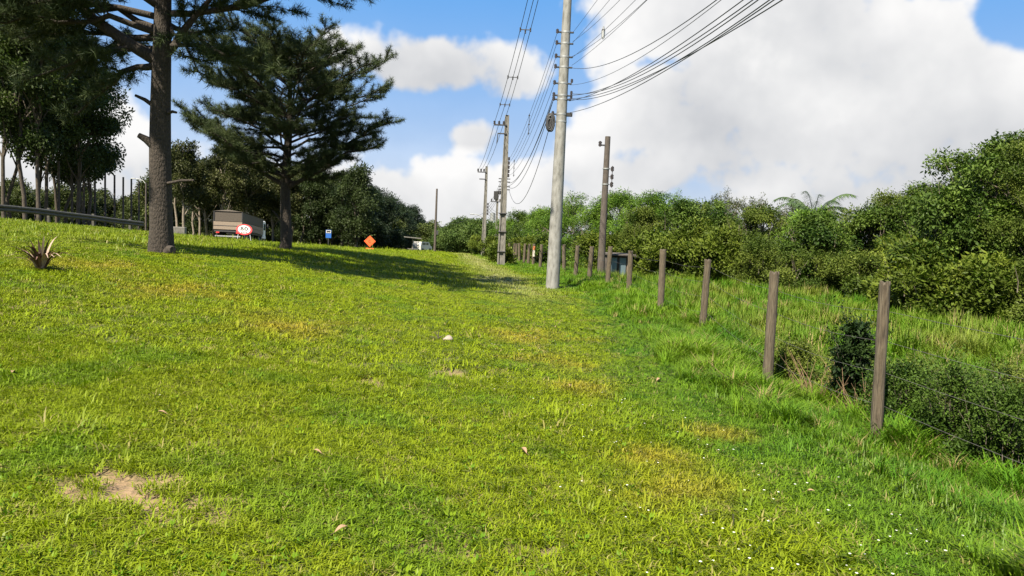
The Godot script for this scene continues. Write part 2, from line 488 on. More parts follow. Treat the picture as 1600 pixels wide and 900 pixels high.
func pine(label: String, at: Vector3, H: float, R: float, trunk_r: float, lean: Vector3, limbs: Array, stubs: Array, first: float, count: int, tuft_scale: float, seed_: int) -> Node3D:
	var r := RandomNumberGenerator.new()
	r.seed = seed_
	var t := thing("pine_tree", label, "tree", at, 0.0, "")
	var tp := []; var tr := []
	for k in 15:
		var f := k / 14.0
		tp.append(Vector3(0, -0.25, 0) + Vector3(0, (H + 0.25) * f, 0) + lean * f * f + Vector3(sin(f * 9.0 + seed_), 0, cos(f * 7.0 + seed_)) * 0.05 * (1.0 if k > 0 else 0.0))
		tr.append(trunk_r * (1.0 - 0.86 * pow(f, 1.45)) * (1.22 if k == 0 else 1.0))
	var tb := MB.new()
	tb.tube(tp, tr, 16, true, 0.035, seed_)
	part("trunk", tb, M.pine_bark, t)
	for s in stubs:
		var sb := MB.new()
		sb.tube([s[0], (s[0] + s[1]) / 2.0 + Vector3(0, 0.03, 0), s[1]], [s[2] * 1.2, s[2], s[2] * 0.7], 8)
		part("branch_stub", sb, M.pine_bark, t)
	var all := limbs.duplicate()
	for k in count:
		var f := lerpf(first, 0.97, pow((k + 0.5) / count, 0.9))
		var a := k * 2.399 + r.randf_range(-0.4, 0.4)
		var prof := sin(clampf((f - first) / (1.0 - first), 0.02, 1.0) * PI * 0.86 + 0.42)
		var len_ := R * (0.35 + 0.7 * maxf(prof, 0.0)) * r.randf_range(0.75, 1.1)
		var y := H * f
		var up := lerpf(0.2, 0.7, clampf((f - first) / (1.0 - first), 0, 1))
		all.append([Vector3(0, y, 0) + lean * f * f, Vector3(cos(a) * len_, y + len_ * up, sin(a) * len_) + lean * f * f, trunk_r * lerpf(0.36, 0.12, f), r.randf_range(-0.06, 0.1)])
	var wood := MB.new()
	var buf := PackedFloat32Array()
	for l in all:
		var A: Vector3 = l[0]; var B: Vector3 = l[1]
		var L := (B - A).length()
		var path := bend(A, B, l[3], r, 7, 0.022)
		wood.tube(path, taper(l[2], 0.018, 7), 7, false)
		var steps := int(L / 0.3)
		for k in range(2, steps + 1):
			var f := float(k) / steps
			if f < 0.2: continue
			var fi := f * 7.0
			var p: Vector3 = (path[int(minf(fi, 6.0))] as Vector3).lerp(path[int(minf(fi, 6.0)) + 1], fi - minf(floorf(fi), 6.0))
			var dir := (B - A).normalized()
			for sd in [-1.0, 1.0]:
				if r.randf() < 0.26: continue
				var sidev: Vector3 = dir.cross(Vector3.UP).normalized() * sd
				var d2: Vector3 = (dir * r.randf_range(0.4, 0.9) + sidev * r.randf_range(0.5, 1.0) + Vector3.UP * r.randf_range(-0.25, 0.45)).normalized()
				var l2 := L * lerpf(0.36, 0.13, f) * r.randf_range(0.6, 1.15)
				l2 = clampf(l2, 0.3, 1.7)
				var e: Vector3 = p + d2 * l2
				wood.tube([p, p.lerp(e, 0.5) + Vector3.UP * 0.04 * l2, e], [0.022, 0.014, 0.007], 4, false)
				var n2 := int(l2 / 0.17) + 1
				for q in n2:
					var g := (q + 1.0) / n2
					if g < 0.25: continue
					var pp := p.lerp(e, g)
					var kk := 2 if q < n2 - 1 else 3
					for w in kk:
						var d3: Vector3 = (d2 + Vector3(r.randfn(), r.randfn() * 0.6 + 0.3, r.randfn()) * 0.6).normalized()
						var sc := tuft_scale * r.randf_range(0.7, 1.2)
						var c := Color(0.032, 0.052, 0.02).lerp(Color(0.068, 0.088, 0.032), r.randf())
						push(buf, facing(d3, r.randf() * TAU, sc), pp + d3 * r.randf_range(0.03, 0.2), c)
			if f > 0.6:
				push(buf, facing(dir, r.randf() * TAU, tuft_scale), p + Vector3.UP * 0.06, Color(0.042, 0.06, 0.024))
	part("branches", wood, M.pine_bark, t)
	copies("foliage", NEEDLES, buf, t)
	return t

# p: trunk radius, from (share of height where the crown starts), clumps, size, per clump, scale, colours, mesh, bark, wide, low
func leaf_tree(called: String, label: String, category: String, group: String, at: Vector3, H: float, R: float, p: Dictionary, seed_: int) -> Node3D:
	var r := RandomNumberGenerator.new()
	r.seed = seed_ * 7919 + 13
	var t := thing(called, label, category, at, 0.0, group)
	var from: float = p.get("from", 0.3)
	var stems: int = p.get("stems", 1)
	var wood := MB.new()
	var tops := []
	for s in stems:
		var a := r.randf() * TAU
		var foot := Vector3(cos(a), 0, sin(a)) * (0.0 if stems == 1 else R * 0.18 * r.randf())
		var top := Vector3(r.randfn() * R * 0.12, H * p.get("top", 0.8), r.randfn() * R * 0.12) + foot * 2.0
		foot.y = -0.3
		var path := bend(foot, top, 0.0, r, 7, 0.012)
		var rad: float = p.r * (1.0 if stems == 1 else 0.7)
		wood.tube(path, taper(rad, rad * 0.25, 7), 8, false, 0.05, seed_)
		tops.append(path)
	part("trunk" if called.find("tree") >= 0 else "stem", wood, p.bark, t)
	var limbs := MB.new()
	var buf := PackedFloat32Array()
	var ph := r.randf() * TAU
	var c0: Color = p.c0; var c1: Color = p.c1
	for k in int(p.clumps):
		var a := r.randf() * TAU
		var fy := r.randf()
		var y := lerpf(from * H, H * 0.97, pow(fy, p.get("low", 0.8)))
		var v := (y / H - from) / (1.0 - from)
		var prof := pow(sin(clampf(v * 0.86 + 0.14, 0.0, 1.0) * PI), 0.6)
		var uneven := 0.8 + 0.25 * sin(a * 2.0 + ph) + 0.15 * sin(a * 5.0 + ph * 2.0 + y)
		var rad: float = R * prof * uneven * pow(r.randf(), 0.45)
		var cr: float = R * p.size * r.randf_range(0.5, 1.4)
		var c := Vector3(cos(a) * rad, y, sin(a) * rad)
		var path: Array = tops[k % stems]
		var joint: Vector3 = path[clampi(int(7.0 * clampf((y - rad * 0.7) / (H * p.get("top", 0.8)), 0.12, 0.95)), 1, 6)]
		limbs.tube(bend(joint, c, 0.06, r, 3, 0.05), taper(p.r * 0.4, minf(0.014, p.r * 0.3), 3), 5, false)
		var tint := c0.lerp(c1, clampf(r.randf() * 0.8 + r.randfn() * 0.15 + 0.1, 0.0, 1.0))
		for q in int(p.per * cr / (R * p.size)):
			var d := Vector3(r.randfn(), r.randfn() * 0.8 + 0.25, r.randfn()).normalized()
			var pos := c + d * cr * Vector3(1.0, p.get("flat", 0.72), 1.0) * pow(r.randf(), 0.4)
			if pos.y < 0.05: pos.y = 0.05 + r.randf() * 0.2
			var s: float = p.scale * r.randf_range(0.65, 1.3)
			var b := Basis.from_euler(Vector3(r.randfn() * 0.4, r.randf() * TAU, r.randfn() * 0.4)).scaled(Vector3(s, s, s))
			var cc := tint * r.randf_range(0.8, 1.2)
			push(buf, b, pos, cc)
	for k in int(p.get("sprigs", 0)):
		var a := r.randf() * TAU
		var rad := R * r.randf_range(0.0, 0.85)
		var y := lerpf(0.62, 0.95, r.randf()) * H * (1.0 - 0.25 * rad / R)
		var foot := Vector3(cos(a) * rad * 0.8, y, sin(a) * rad * 0.8)
		var tip: Vector3 = foot + Vector3(cos(a) * 0.35 + r.randfn() * 0.15, r.randf_range(0.5, 1.1), sin(a) * 0.35 + r.randfn() * 0.15) * H * p.get("reach", 0.17)
		var tr: float = p.get("twig", 0.02)
		limbs.tube([foot - Vector3(0, tr * 15.0, 0), foot, tip], [tr, tr * 0.75, tr * 0.3], 4, false)
		if k % 4 == 3: continue
		for q in 9:
			var s: float = p.scale * r.randf_range(0.5, 0.9)
			push(buf, Basis.from_euler(Vector3(r.randfn() * 0.4, r.randf() * TAU, r.randfn() * 0.4)).scaled(Vector3(s, s, s)), foot.lerp(tip, q / 8.0) + Vector3(r.randfn(), r.randfn(), r.randfn()) * 0.07, c1 * r.randf_range(0.75, 1.1))
	part("limbs", limbs, p.bark, t)
	copies("foliage", p.mesh, buf, t)
	return t

# ---------------------------------------------------------------- overhead cables
func cable(a: Vector3, b: Vector3, sag: float, rad: float, label: String, group: String, steps := 22) -> Node3D:
	var mb := MB.new()
	var pts := []; var rr := []
	for k in steps + 1:
		var t := float(k) / steps
		pts.append(a.lerp(b, t) + Vector3.DOWN * 4.0 * sag * t * (1.0 - t)); rr.append(rad)
	mb.tube(pts, rr, 5)
	var o := MeshInstance3D.new()
	o.name = numbered("overhead_cable")
	o.mesh = mb.mesh(M.cable)
	add_child(o)
	tag(o, label, "cable", group)
	return o

func sagged(a: Vector3, b: Vector3, sag: float, t: float) -> Vector3:
	return a.lerp(b, t) + Vector3.DOWN * 4.0 * sag * t * (1.0 - t)

func lathe(profile: Array, sides := 12) -> MB:
	var b := MB.new()
	var pts := []; var rr := []
	for q in profile:
		pts.append(Vector3(0, q[1], 0)); rr.append(q[0])
	b.tube(pts, rr, sides)
	return b

func insulator(parent: Node, at: Vector3, s := 1.0) -> void:
	var o := part("insulator", lathe([[0.02 * s, -0.09 * s], [0.055 * s, -0.06 * s], [0.06 * s, -0.02 * s], [0.035 * s, 0.0], [0.06 * s, 0.02 * s], [0.055 * s, 0.06 * s], [0.02 * s, 0.09 * s]], 10), M.porcelain, parent)
	o.position = at

func lump(called: String, at: Vector3, s: Vector3, m: Material, parent: Node, bevel := 0.01) -> MeshInstance3D:
	var b := MB.new()
	b.box(Transform3D(Basis(), at), s, bevel)
	return part(called, b, m, parent)

func rod(called: String, a: Vector3, b: Vector3, rad: float, m: Material, parent: Node, sides := 8) -> MeshInstance3D:
	var mb := MB.new()
	mb.tube([a, b], [rad, rad], sides)
	return part(called, mb, m, parent)

# ---------------------------------------------------------------- the scene
func _ready() -> void:
	rough_noise.seed = 5; rough_noise.frequency = 0.12; rough_noise.fractal_octaves = 3
	patch_noise.seed = 9; patch_noise.frequency = 0.09; patch_noise.fractal_octaves = 4
	fine_noise.seed = 15; fine_noise.frequency = 0.55; fine_noise.fractal_octaves = 3
	rng.seed = 4242

	var cam := Camera3D.new()
	cam.name = "camera"
	cam.fov = 44.0
	cam.far = 3000.0
	cam.position = Vector3(0, 1.77, 0)
	cam.rotation_degrees = Vector3(-4.2, 0, 2.5)
	add_child(cam)
	var env := Environment.new()
	env.background_mode = Environment.BG_SKY
	var sky := Sky.new()
	var pano := PanoramaSkyMaterial.new()
	pano.panorama = ImageTexture.create_from_image(make_sky())
	sky.sky_material = pano
	env.sky = sky
	env.background_energy_multiplier = 0.51
	env.tonemap_mode = Environment.TONE_MAPPER_LINEAR
	env.tonemap_exposure = 3.0
	env.sdfgi_enabled = true
	env.ssao_enabled = true
	env.ssil_enabled = true
	var we := WorldEnvironment.new()
	we.name = "world_environment"
	we.environment = env
	add_child(we)
	var sun := DirectionalLight3D.new()
	sun.name = "sun"
	sun.light_energy = 1.55
	sun.light_color = Color(1.0, 0.955, 0.87)
	sun.light_angular_distance = 0.5
	sun.shadow_enabled = true
	sun.basis = Basis.looking_at(Vector3(0.535 * 0.6, -0.8, -0.845 * 0.6).normalized(), Vector3.UP)
	add_child(sun)

	make_materials()
	NEEDLES = needle_tuft(42, 0.2, 0.0058, 1)
	LEAVES_NEAR = leaf_cluster(15, 0.24, 0.16, 0.036, 2, 0.3)
	LEAVES_SMALL = leaf_cluster(22, 0.22, 0.09, 0.024, 6, 0.1)
	LEAVES_BROAD = leaf_cluster(14, 0.26, 0.165, 0.042, 7, 0.3)
	LEAVES_FINE = leaf_cluster(20, 0.26, 0.15, 0.022, 3, 0.2)
	LEAVES_FAR = leaf_cluster(18, 0.42, 0.24, 0.06, 4, 0.3)
	LEAVES_LONG = leaf_cluster(20, 0.4, 0.3, 0.035, 5, 0.9)
	build_ground()
	build_road()
	build_fence()
	build_poles()
	build_pines()
	build_groves()
	build_scrub()
	build_signs_and_vehicles()
	build_grass()
	build_small()

func build_ground() -> void:
	var xs := []
	var zs := []
	var x := -600.0
	while x < 600.0:
		xs.append(x)
		if x >= -8.0 and x < 7.0: x += 0.16
		elif x >= -36.0 and x < 26.0: x += 0.5
		elif x >= -120.0 and x < 120.0: x += 4.0
		else: x += 40.0
	xs.append(600.0)
	var d := -40.0
	while d < 900.0:
		zs.append(d)
		if d >= 2.0 and d < 13.0: d += 0.13
		elif d >= -3.0 and d < 60.0: d += 0.5
		elif d < 130.0: d += 2.5
		else: d += 40.0
	zs.append(900.0)
	var b := MB.new()
	for zz in zs:
		for xx in xs:
			var bare := 0.0
			var col := Color(0.1, 0.11, 0.022)
			if absf(xx) < 40.0 and zz < 80.0 and zz > -5.0:
				bare = bare_at(xx, zz)
				col = col.lerp(Color(0.25, 0.17, 0.095), bare)
				col = col.lerp(Color(0.36, 0.32, 0.22), 0.7 * track_at(xx, zz))
			b.col = col
			var y := ground_y(xx, -zz) - 0.04 * bare
			var e := 0.2
			var nn := Vector3(ground_y(xx - e, -zz) - ground_y(xx + e, -zz), 2.0 * e, ground_y(xx, -zz - e) - ground_y(xx, -zz + e)).normalized()
			b.vert(Vector3(xx, y, -zz), nn, Vector2(xx, zz))
	var w := xs.size()
	for k in zs.size() - 1:
		for q in w - 1:
			var a := k * w + q
			b.i.append_array([a, a + w, a + 1, a + 1, a + w, a + w + 1])
	var g := part("ground", b, M.soil, self)
	tag(g, "", "", "", "structure")

func build_road() -> void:
	var b := MB.new()
	var stations := []
	for k in 44:
		stations.append(-30.0 + k * 5.0)
	var rows := []
	for d in stations:
		var c: float = -29.2 - (0.0 if d < 60.0 else (d - 60.0) * 0.16)
		var row := []
		for q in 5:
			var x: float = c - 3.6 + q * 1.8
			row.append(Vector3(x, ground_y(x, -d) + 0.03, -d))
		rows.append(row)
	for k in rows.size() - 1:
		for q in 4:
			b.quad(rows[k][q], rows[k][q + 1], rows[k + 1][q + 1], rows[k + 1][q])
	tag(part("road", b, M.asphalt, self), "", "", "", "structure")
	# guard rail on the near side of the road
	var t := thing("guard_rail", "long weathered steel guard rail darkened in colour for shade along the top of the grass bank", "guard rail", on_ground(-23.9, 30.0))
	var o := t.position
	var prof := [[-0.16, 0.0], [-0.11, 0.05], [-0.05, 0.05], [0.0, 0.0], [0.05, 0.05], [0.11, 0.05], [0.16, 0.0]]
	var rb := MB.new()
	var ds := []
	for k in 18: ds.append(12.0 + k * 2.0)
	for k in ds.size() - 1:
		for q in prof.size() - 1:
			var c4 := []
			for e in [[k, q], [k + 1, q], [k + 1, q + 1], [k, q + 1]]:
				var dd: float = ds[e[0]]
				c4.append(Vector3(-23.9 + prof[e[1]][1], ground_y(-23.9, -dd) + 0.62 + prof[e[1]][0], -dd) - o)
			rb.quad(c4[1], c4[0], c4[3], c4[2])
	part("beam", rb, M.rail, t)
	for k in 9:
		var dd := 13.5 + k * 3.9
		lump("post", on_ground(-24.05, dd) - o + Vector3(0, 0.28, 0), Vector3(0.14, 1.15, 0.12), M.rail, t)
	# block and drum beyond the rail end
	var blk := thing("concrete_block", "low grey concrete block at the end of the guard rail", "block", on_ground(-20.7, 44.0), 0.25)
	lump("body", Vector3(0, 0.28, 0), Vector3(0.86, 0.62, 0.5), M.old_concrete, blk, 0.03)
	lump("base", Vector3(0, -0.02, 0), Vector3(1.0, 0.12, 0.64), M.old_concrete, blk, 0.02)

func build_fence() -> void:
	var posts := [[4.15, 3.2, 1.5, 0.075, 0], [3.68, 6.95, 1.64, 0.054, 1], [3.42, 9.3, 1.6, 0.064, 2], [3.92, 14.5, 1.5, 0.07, 0], [3.62, 17.2, 1.62, 0.082, 0], [3.94, 24.0, 1.5, 0.085, 0], [3.6, 27.0, 1.58, 0.09, 0], [3.32, 31.0, 1.55, 0.1, 0], [2.95, 33.5, 1.55, 0.1, 0], [2.76, 38.0, 1.55, 0.1, 0]]
	var far := [[1.62, 43.0], [1.3, 46.0], [1.02, 49.0], [0.78, 52.0], [0.5, 55.0], [0.22, 58.0], [0.02, 61.0], [-0.36, 64.0], [-0.78, 67.0]]
	for q in far: posts.append([q[0], q[1], 1.5, 0.1, 3 if q[1] in [46.0, 67.0] else 0])
	var t := thing("wire_fence", "old fence of weathered round timber posts strung with thin wire in tall grass", "fence", on_ground(3.68, 6.95))
	var o := t.position
	var r := RandomNumberGenerator.new()
	r.seed = 31
	var heads := []
	for k in posts.size():
		var q: Array = posts[k]
		var foot := on_ground(q[0], q[1]) - o
		var lean: Vector3 = Vector3(r.randfn() * 0.032, 0, r.randfn() * 0.03) * q[2]
		var b := MB.new()
		var sides := 22
		var first := b.v.size()
		var rings := 9
		var angs := []
		for s in sides:
			var f: float = 1.0 + 0.05 * sin(s * 5.3 + k) + 0.035 * sin(s * 11.7 + k * 2.0)
			if s == 7 and k in [1, 3, 5]: f = 0.42
			if s == 16 and k % 2 == 0: f = 0.75
			angs.append(f)
		for g in rings:
			var f := float(g) / (rings - 1)
			var ctr: Vector3 = foot + Vector3(0, -0.4 + (q[2] + 0.4) * f, 0) + lean * f
			for s in sides:
				var a := TAU * s / sides
				var rr: float = q[3] * angs[s] * (1.0 + 0.05 * sin(g * 2.1 + k)) * (1.04 - 0.1 * f)
				if angs[s] < 0.5 and f < 0.3: rr = q[3]
				var dir := Vector3(cos(a), 0, sin(a))
				b.vert(ctr + dir * rr + (Vector3(0, 0.025 * sin(s * 1.3 + k), 0) if g == rings - 1 else Vector3.ZERO), dir, Vector2(float(s) / sides, f))
		for g in rings - 1:
			for s in sides:
				var a := first + g * sides + s
				var a2 := first + g * sides + (s + 1) % sides
				b.i.append_array([a, a2, a + sides, a2, a2 + sides, a + sides])
		var topc: Vector3 = foot + Vector3(0, q[2] + 0.005, 0) + lean
		var ct := b.vert(topc, Vector3.UP)
		for s in sides: b.vert(b.v[first + (rings - 1) * sides + s], Vector3.UP)
		for s in sides: b.i.append_array([ct, ct + 1 + s, ct + 1 + (s + 1) % sides])
		var pm := part("post", b, M.post_wood, t)
		if k == 1: pm.set_meta("label", "fence post split by a long dark crack")
		if q[4] == 3:
			pm.set_meta("label", "fence post with a painted white and orange marker")
			var mb := MB.new()
			mb.box(Transform3D(Basis(), foot + Vector3(0, 1.0, 0.13)), Vector3(0.13, 0.6, 0.03), 0.005)
			part("marker", mb, M.marker_orange if q[1] > 60.0 else M.marker_white, pm).transform = Transform3D()
			if q[1] < 60.0:
				var mo := MB.new()
				mo.box(Transform3D(Basis(), foot + Vector3(0, 1.25, 0.15)), Vector3(0.13, 0.25, 0.02), 0.005)
				part("marker_band", mo, M.marker_orange, pm)
		heads.append([foot, lean, q[2], q[3]])
	for hgt in [0.42, 0.75, 1.06, 1.36]:
		var b := MB.new()
		var pts := []; var rr := []
		for k in heads.size():
			var f: float = hgt / heads[k][2]
			var here: Vector3 = heads[k][0] + Vector3(0, hgt, 0) + heads[k][1] * f + Vector3(heads[k][3] + 0.003, 0, 0)
			if k > 0:
				var last: Vector3 = pts[-1]
				for q in range(1, 5):
					pts.append(last.lerp(here, q / 5.0) + Vector3.DOWN * 0.05 * sin(q / 5.0 * PI)); rr.append(0.0022)
			pts.append(here); rr.append(0.0022)
		b.tube(pts, rr, 5, false)
		part("wire", b, M.fence_wire, t)

func round_pole(called: String, label: String, at: Vector3, H: float, r0: float, r1: float, m: Material, lean := Vector3.ZERO) -> Node3D:
	var t := thing(called, label, "utility pole", at)
	var b := MB.new()
	var pts := []; var rr := []
	for k in 13:
		var f := k / 12.0
		pts.append(Vector3(0, -0.4 + (H + 0.4) * f, 0) + lean * f); rr.append(lerpf(r0, r1, f))
	b.tube(pts, rr, 24)
	part("shaft", b, m, t)
	return t

func clamp_ring(t: Node3D, y: float, rad: float, bolts := true, lean := Vector3.ZERO) -> void:
	var b := MB.new()
	var pts := []
	b.tube([Vector3(0, y - 0.03, 0) + lean, Vector3(0, y + 0.03, 0) + lean], [rad + 0.008, rad + 0.008], 20)
	var o := part("clamp", b, M.galvanised, t)
	if bolts:
		for s in [-1.0, 1.0]:
			lump("bolt", Vector3(s * (rad + 0.06), y, 0.02) + lean, Vector3(0.13, 0.05, 0.07), M.dark_metal, o)

func build_poles() -> void:
	# 1: the big round concrete pole
	var p1 := on_ground(1.46, 25.7)
	var t := round_pole("concrete_pole", "thick round pale concrete utility pole with clamps and a hanging coil", p1, 13.0, 0.25, 0.12, M.concrete, Vector3(0.06, 0, 0))
	var rad1 := func(y: float) -> float: return lerpf(0.25, 0.12, (y + 0.4) / 13.4)
	for y in [9.05, 8.66, 8.2, 7.84, 7.28, 6.86, 6.72, 6.2]:
		clamp_ring(t, y, rad1.call(y), true, Vector3(0.06 * y / 13.0, 0, 0))
		insulator(t, Vector3(-rad1.call(y) - 0.1, y + 0.02, 0.05), 0.9)
	for y in [7.28, 6.86, 6.72]:
		insulator(t, Vector3(rad1.call(y) + 0.16, y + 0.1, 0.03), 0.8)
	lump("terminal_box", Vector3(0.31, 6.2, 0.04), Vector3(0.2, 0.13, 0.12), M.black_paint, t)
	clamp_ring(t, 5.95, rad1.call(5.95), false, Vector3(0.03, 0, 0))
	clamp_ring(t, 12.2, rad1.call(12.2), false, Vector3(0.055, 0, 0))
	var coil := MB.new()
	var r := RandomNumberGenerator.new()
	r.seed = 8
	for k in 16:
		var big := r.randf_range(0.45, 1.0)
		var pts := []; var rr := []
		var ox := r.randf_range(-0.05, 0.05); var oz := r.randf_range(-0.06, 0.06)
		for q in 19:
			var a := TAU * q / 18.0
			pts.append(Vector3(-0.36 + ox + 0.13 * big * cos(a) * r.randf_range(0.85, 1.1), 5.9 - 0.1 * (1.0 - big) + 0.34 * big * sin(a), 0.08 + oz)); rr.append(0.022)
		coil.tube(pts, rr, 6, false)
	part("cable_coil", coil, M.cable, t)
	rod("conduit", Vector3(0.2, 0.0, 0.12), Vector3(0.16, 6.2, 0.1), 0.016, M.dark_metal, t)
	var arm := lump("top_arm", Vector3(-0.45, 12.3, 0), Vector3(1.3, 0.09, 0.09), M.galvanised, t)
	for x in [-0.9, -0.71, -0.52]: insulator(t, Vector3(x, 12.45, 0), 1.0)
	# 0: the next pole behind the viewpoint, where the cables go
	var p0 := Vector3(4.9, 0, 7.0)
	p0.y = ground_y(4.9, 7.0)
	var t0 := round_pole("concrete_pole", "round pale concrete utility pole that carries the cables on past the verge", p0, 13.0, 0.25, 0.12, M.concrete)
	for y in [9.05, 8.66, 8.2, 7.84, 7.28, 6.86, 6.72, 6.2]: clamp_ring(t0, y, rad1.call(y))
	# 2: tapered concrete pole of H section
	var p2 := on_ground(-0.8, 47.0)
	var t2 := beam_pole("beam_pole", "tapered grey concrete beam pole with a dark box and bracket arms at its top", p2, 9.75, 0.52, 0.27)
	lump("crossarm", Vector3(-0.42, 9.1, 0.1), Vector3(0.85, 0.09, 0.09), M.dark_metal, t2)
	lump("crossarm", Vector3(-0.28, 8.55, 0.1), Vector3(0.6, 0.08, 0.08), M.dark_metal, t2)
	rod("brace", Vector3(-0.55, 8.55, 0.1), Vector3(-0.6, 7.9, 0.1), 0.03, M.dark_metal, t2)
	for x in [-0.8, -0.5, -0.2]: insulator(t2, Vector3(x, 9.24, 0.1), 1.3)
	for k in 5: insulator(t2, Vector3(0.24, 6.95 - k * 0.27, 0.08), 1.3)
	for y in [5.65, 5.45, 5.15, 4.95]:
		for s in [-1.0, 1.0]: lump("bolt", Vector3(s * 0.28, y, 0.05), Vector3(0.2, 0.06, 0.08), M.dark_metal, t2)
	lump("junction_box", Vector3(-0.5, 4.55, 0.12), Vector3(0.3, 0.55, 0.3), M.black_paint, t2, 0.03)
	lump("junction_box", Vector3(-0.3, 4.75, 0.12), Vector3(0.22, 0.25, 0.2), M.dark_metal, t2, 0.03)
	for y in [0.9, 2.2, 3.4]: lump("band", Vector3(0, y, 0), Vector3(0.56, 0.06, 0.5), M.dark_metal, t2)
	# 3 and 4, further along
	var p3 := on_ground(-3.1, 73.0)
	var t3 := beam_pole("beam_pole", "slim concrete beam pole with a double bracket and a street lamp arm", p3, 9.2, 0.46, 0.24)
	lump("crossarm", Vector3(-0.45, 8.6, 0.1), Vector3(0.9, 0.1, 0.1), M.dark_metal, t3)
	lump("crossarm", Vector3(-0.35, 7.9, 0.1), Vector3(0.7, 0.1, 0.1), M.dark_metal, t3)
	for x in [-0.85, -0.55, -0.25]: insulator(t3, Vector3(x, 8.8, 0.1), 1.6)
	for k in 4: insulator(t3, Vector3(0.28, 5.4 - k * 0.32, 0.05), 1.5)
	var lb := MB.new()
	lb.tube([Vector3(-0.1, 4.0, 0), Vector3(-0.7, 4.3, 0), Vector3(-1.2, 4.32, 0)], [0.04, 0.04, 0.04], 6)
	var la := part("lamp_arm", lb, M.galvanised, t3)
	lump("lamp_head", Vector3(-1.3, 4.32, 0), Vector3(0.45, 0.1, 0.18), M.galvanised, la, 0.03)
	var p4 := on_ground(-2.2, 86.0)
	var t4 := beam_pole("beam_pole", "slim concrete beam pole carrying a grey transformer, beyond the lamp arm pole", p4, 7.9, 0.4, 0.22)
	part("transformer", lathe([[0.05, -0.1], [0.28, -0.05], [0.3, 0.0], [0.3, 0.75], [0.24, 0.85], [0.05, 0.9]], 14), M.galvanised, t4).position = Vector3(-0.5, 4.4, 0.1)
	lump("crossarm", Vector3(-0.2, 6.6, 0.1), Vector3(1.2, 0.1, 0.1), M.dark_metal, t4)
	for x in [-0.7, -0.2, 0.3]: insulator(t4, Vector3(x, 6.8, 0.1), 1.6)
	# lone dark pole at the far end of the verge
	var t5 := round_pole("dark_pole", "lone slim dark pole at the far end of the verge", on_ground(-11.6, 105.0), 9.3, 0.2, 0.13, M.dark_wood)
	lump("junction_box", Vector3(0.3, 2.9, 0), Vector3(0.3, 0.6, 0.3), M.dark_metal, t5)
	# old timber pole behind the fence
	var pw := on_ground(4.32, 35.0)
	var tw := round_pole("timber_pole", "short old dark timber pole behind the fence with three insulators", pw, 7.15, 0.19, 0.13, M.dark_wood)
	lump("bracket", Vector3(-0.26, 6.72, 0.05), Vector3(0.3, 0.07, 0.08), M.dark_metal, tw)
	insulator(tw, Vector3(-0.36, 6.78, 0.05), 1.5)
	rod("insulator_rack", Vector3(0.3, 4.7, 0.05), Vector3(0.3, 5.75, 0.05), 0.018, M.dark_metal, tw)
	for y in [5.6, 5.22, 4.85]:
		insulator(tw, Vector3(0.3, y, 0.05), 1.4)
		rod("bracket", Vector3(0.1, y, 0.05), Vector3(0.3, y, 0.05), 0.016, M.dark_metal, tw)
	for y in [1.7, 4.85, 5.6]: clamp_ring(tw, y, 0.16, false)

	# cables from the big pole on past the viewpoint
	var rank := {9.05: "top", 8.66: "second", 8.2: "third", 7.84: "fourth", 7.28: "fifth", 6.86: "sixth", 6.72: "seventh", 6.2: "lowest"}
	var used := {}
	var spans := [[9.05, 0.45], [8.66, 0.55], [8.66, 1.2], [8.2, 0.9], [8.2, 1.35], [7.84, 0.9], [7.28, 1.6], [6.86, 1.5], [6.86, 1.7], [6.72, 1.2], [6.72, 1.62], [6.2, 1.1]]
	for k in spans.size():
		var s: Array = spans[k]
		var y: float = s[0]
		var jit := 0.06 * (k % 3)
		var seen_before := used.has(y)
		var a := p1 + Vector3(rad1.call(y) + 0.1 + jit * 0.3, y + jit - 0.04, 0.02)
		var b := p0 + Vector3(-0.2 + 0.25 * (k % 2), y + jit, 0)
		cable(a, b, s[1], 0.006 if k < 7 else 0.009, ("%s dark cable over the grass from the %s clamp of the thick concrete pole" % ["second" if seen_before else "thin", rank[y]]), "cables from the concrete pole over the grass", 40)
		used[y] = true
	var slack := cable(p1 + Vector3(0.25, 7.84, 0.02), p0 + Vector3(-0.3, 7.2, 0), 1.9, 0.0085, "slack dark cable drooping away from the thick round concrete pole", "", 40)
	var low_a := p1 + Vector3(0.25, 6.76, 0.02)
	cable(low_a, p0 + Vector3(0.3, 6.3, 0), 1.35, 0.009, "lowest slack dark cable looping from the thick round concrete pole", "", 40)
	# pole to pole on the left of the big pole
	var between := [[9.05, 6.95, 0.5], [8.66, 6.68, 0.55], [8.2, 6.41, 0.6], [7.84, 6.14, 0.6], [7.28, 5.87, 0.7], [6.86, 5.4, 0.85], [6.72, 5.2, 0.7], [6.72, 5.15, 1.1]]
	for k in between.size():
		var s: Array = between[k]
		cable(p1 + Vector3(-rad1.call(s[0]) - 0.1, s[0], 0), p2 + Vector3(0.26, s[1], 0.08), s[2], 0.008 if k < 5 else 0.012, ("%s dark cable strung from the concrete pole's %s clamp to the dark box pole" % ["slack" if k == 7 else "thin", rank[s[0]]]), "cables between the concrete pole and the beam pole")
	cable(p1 + Vector3(-0.28, 6.2, 0), p2 + Vector3(0.3, 5.0, 0.08), 1.9, 0.013, "slack dark cable hanging in a low loop beside the beam pole with the dark box", "")
	# covered triple line with spacers
	var tri_a := []; var tri_b := []
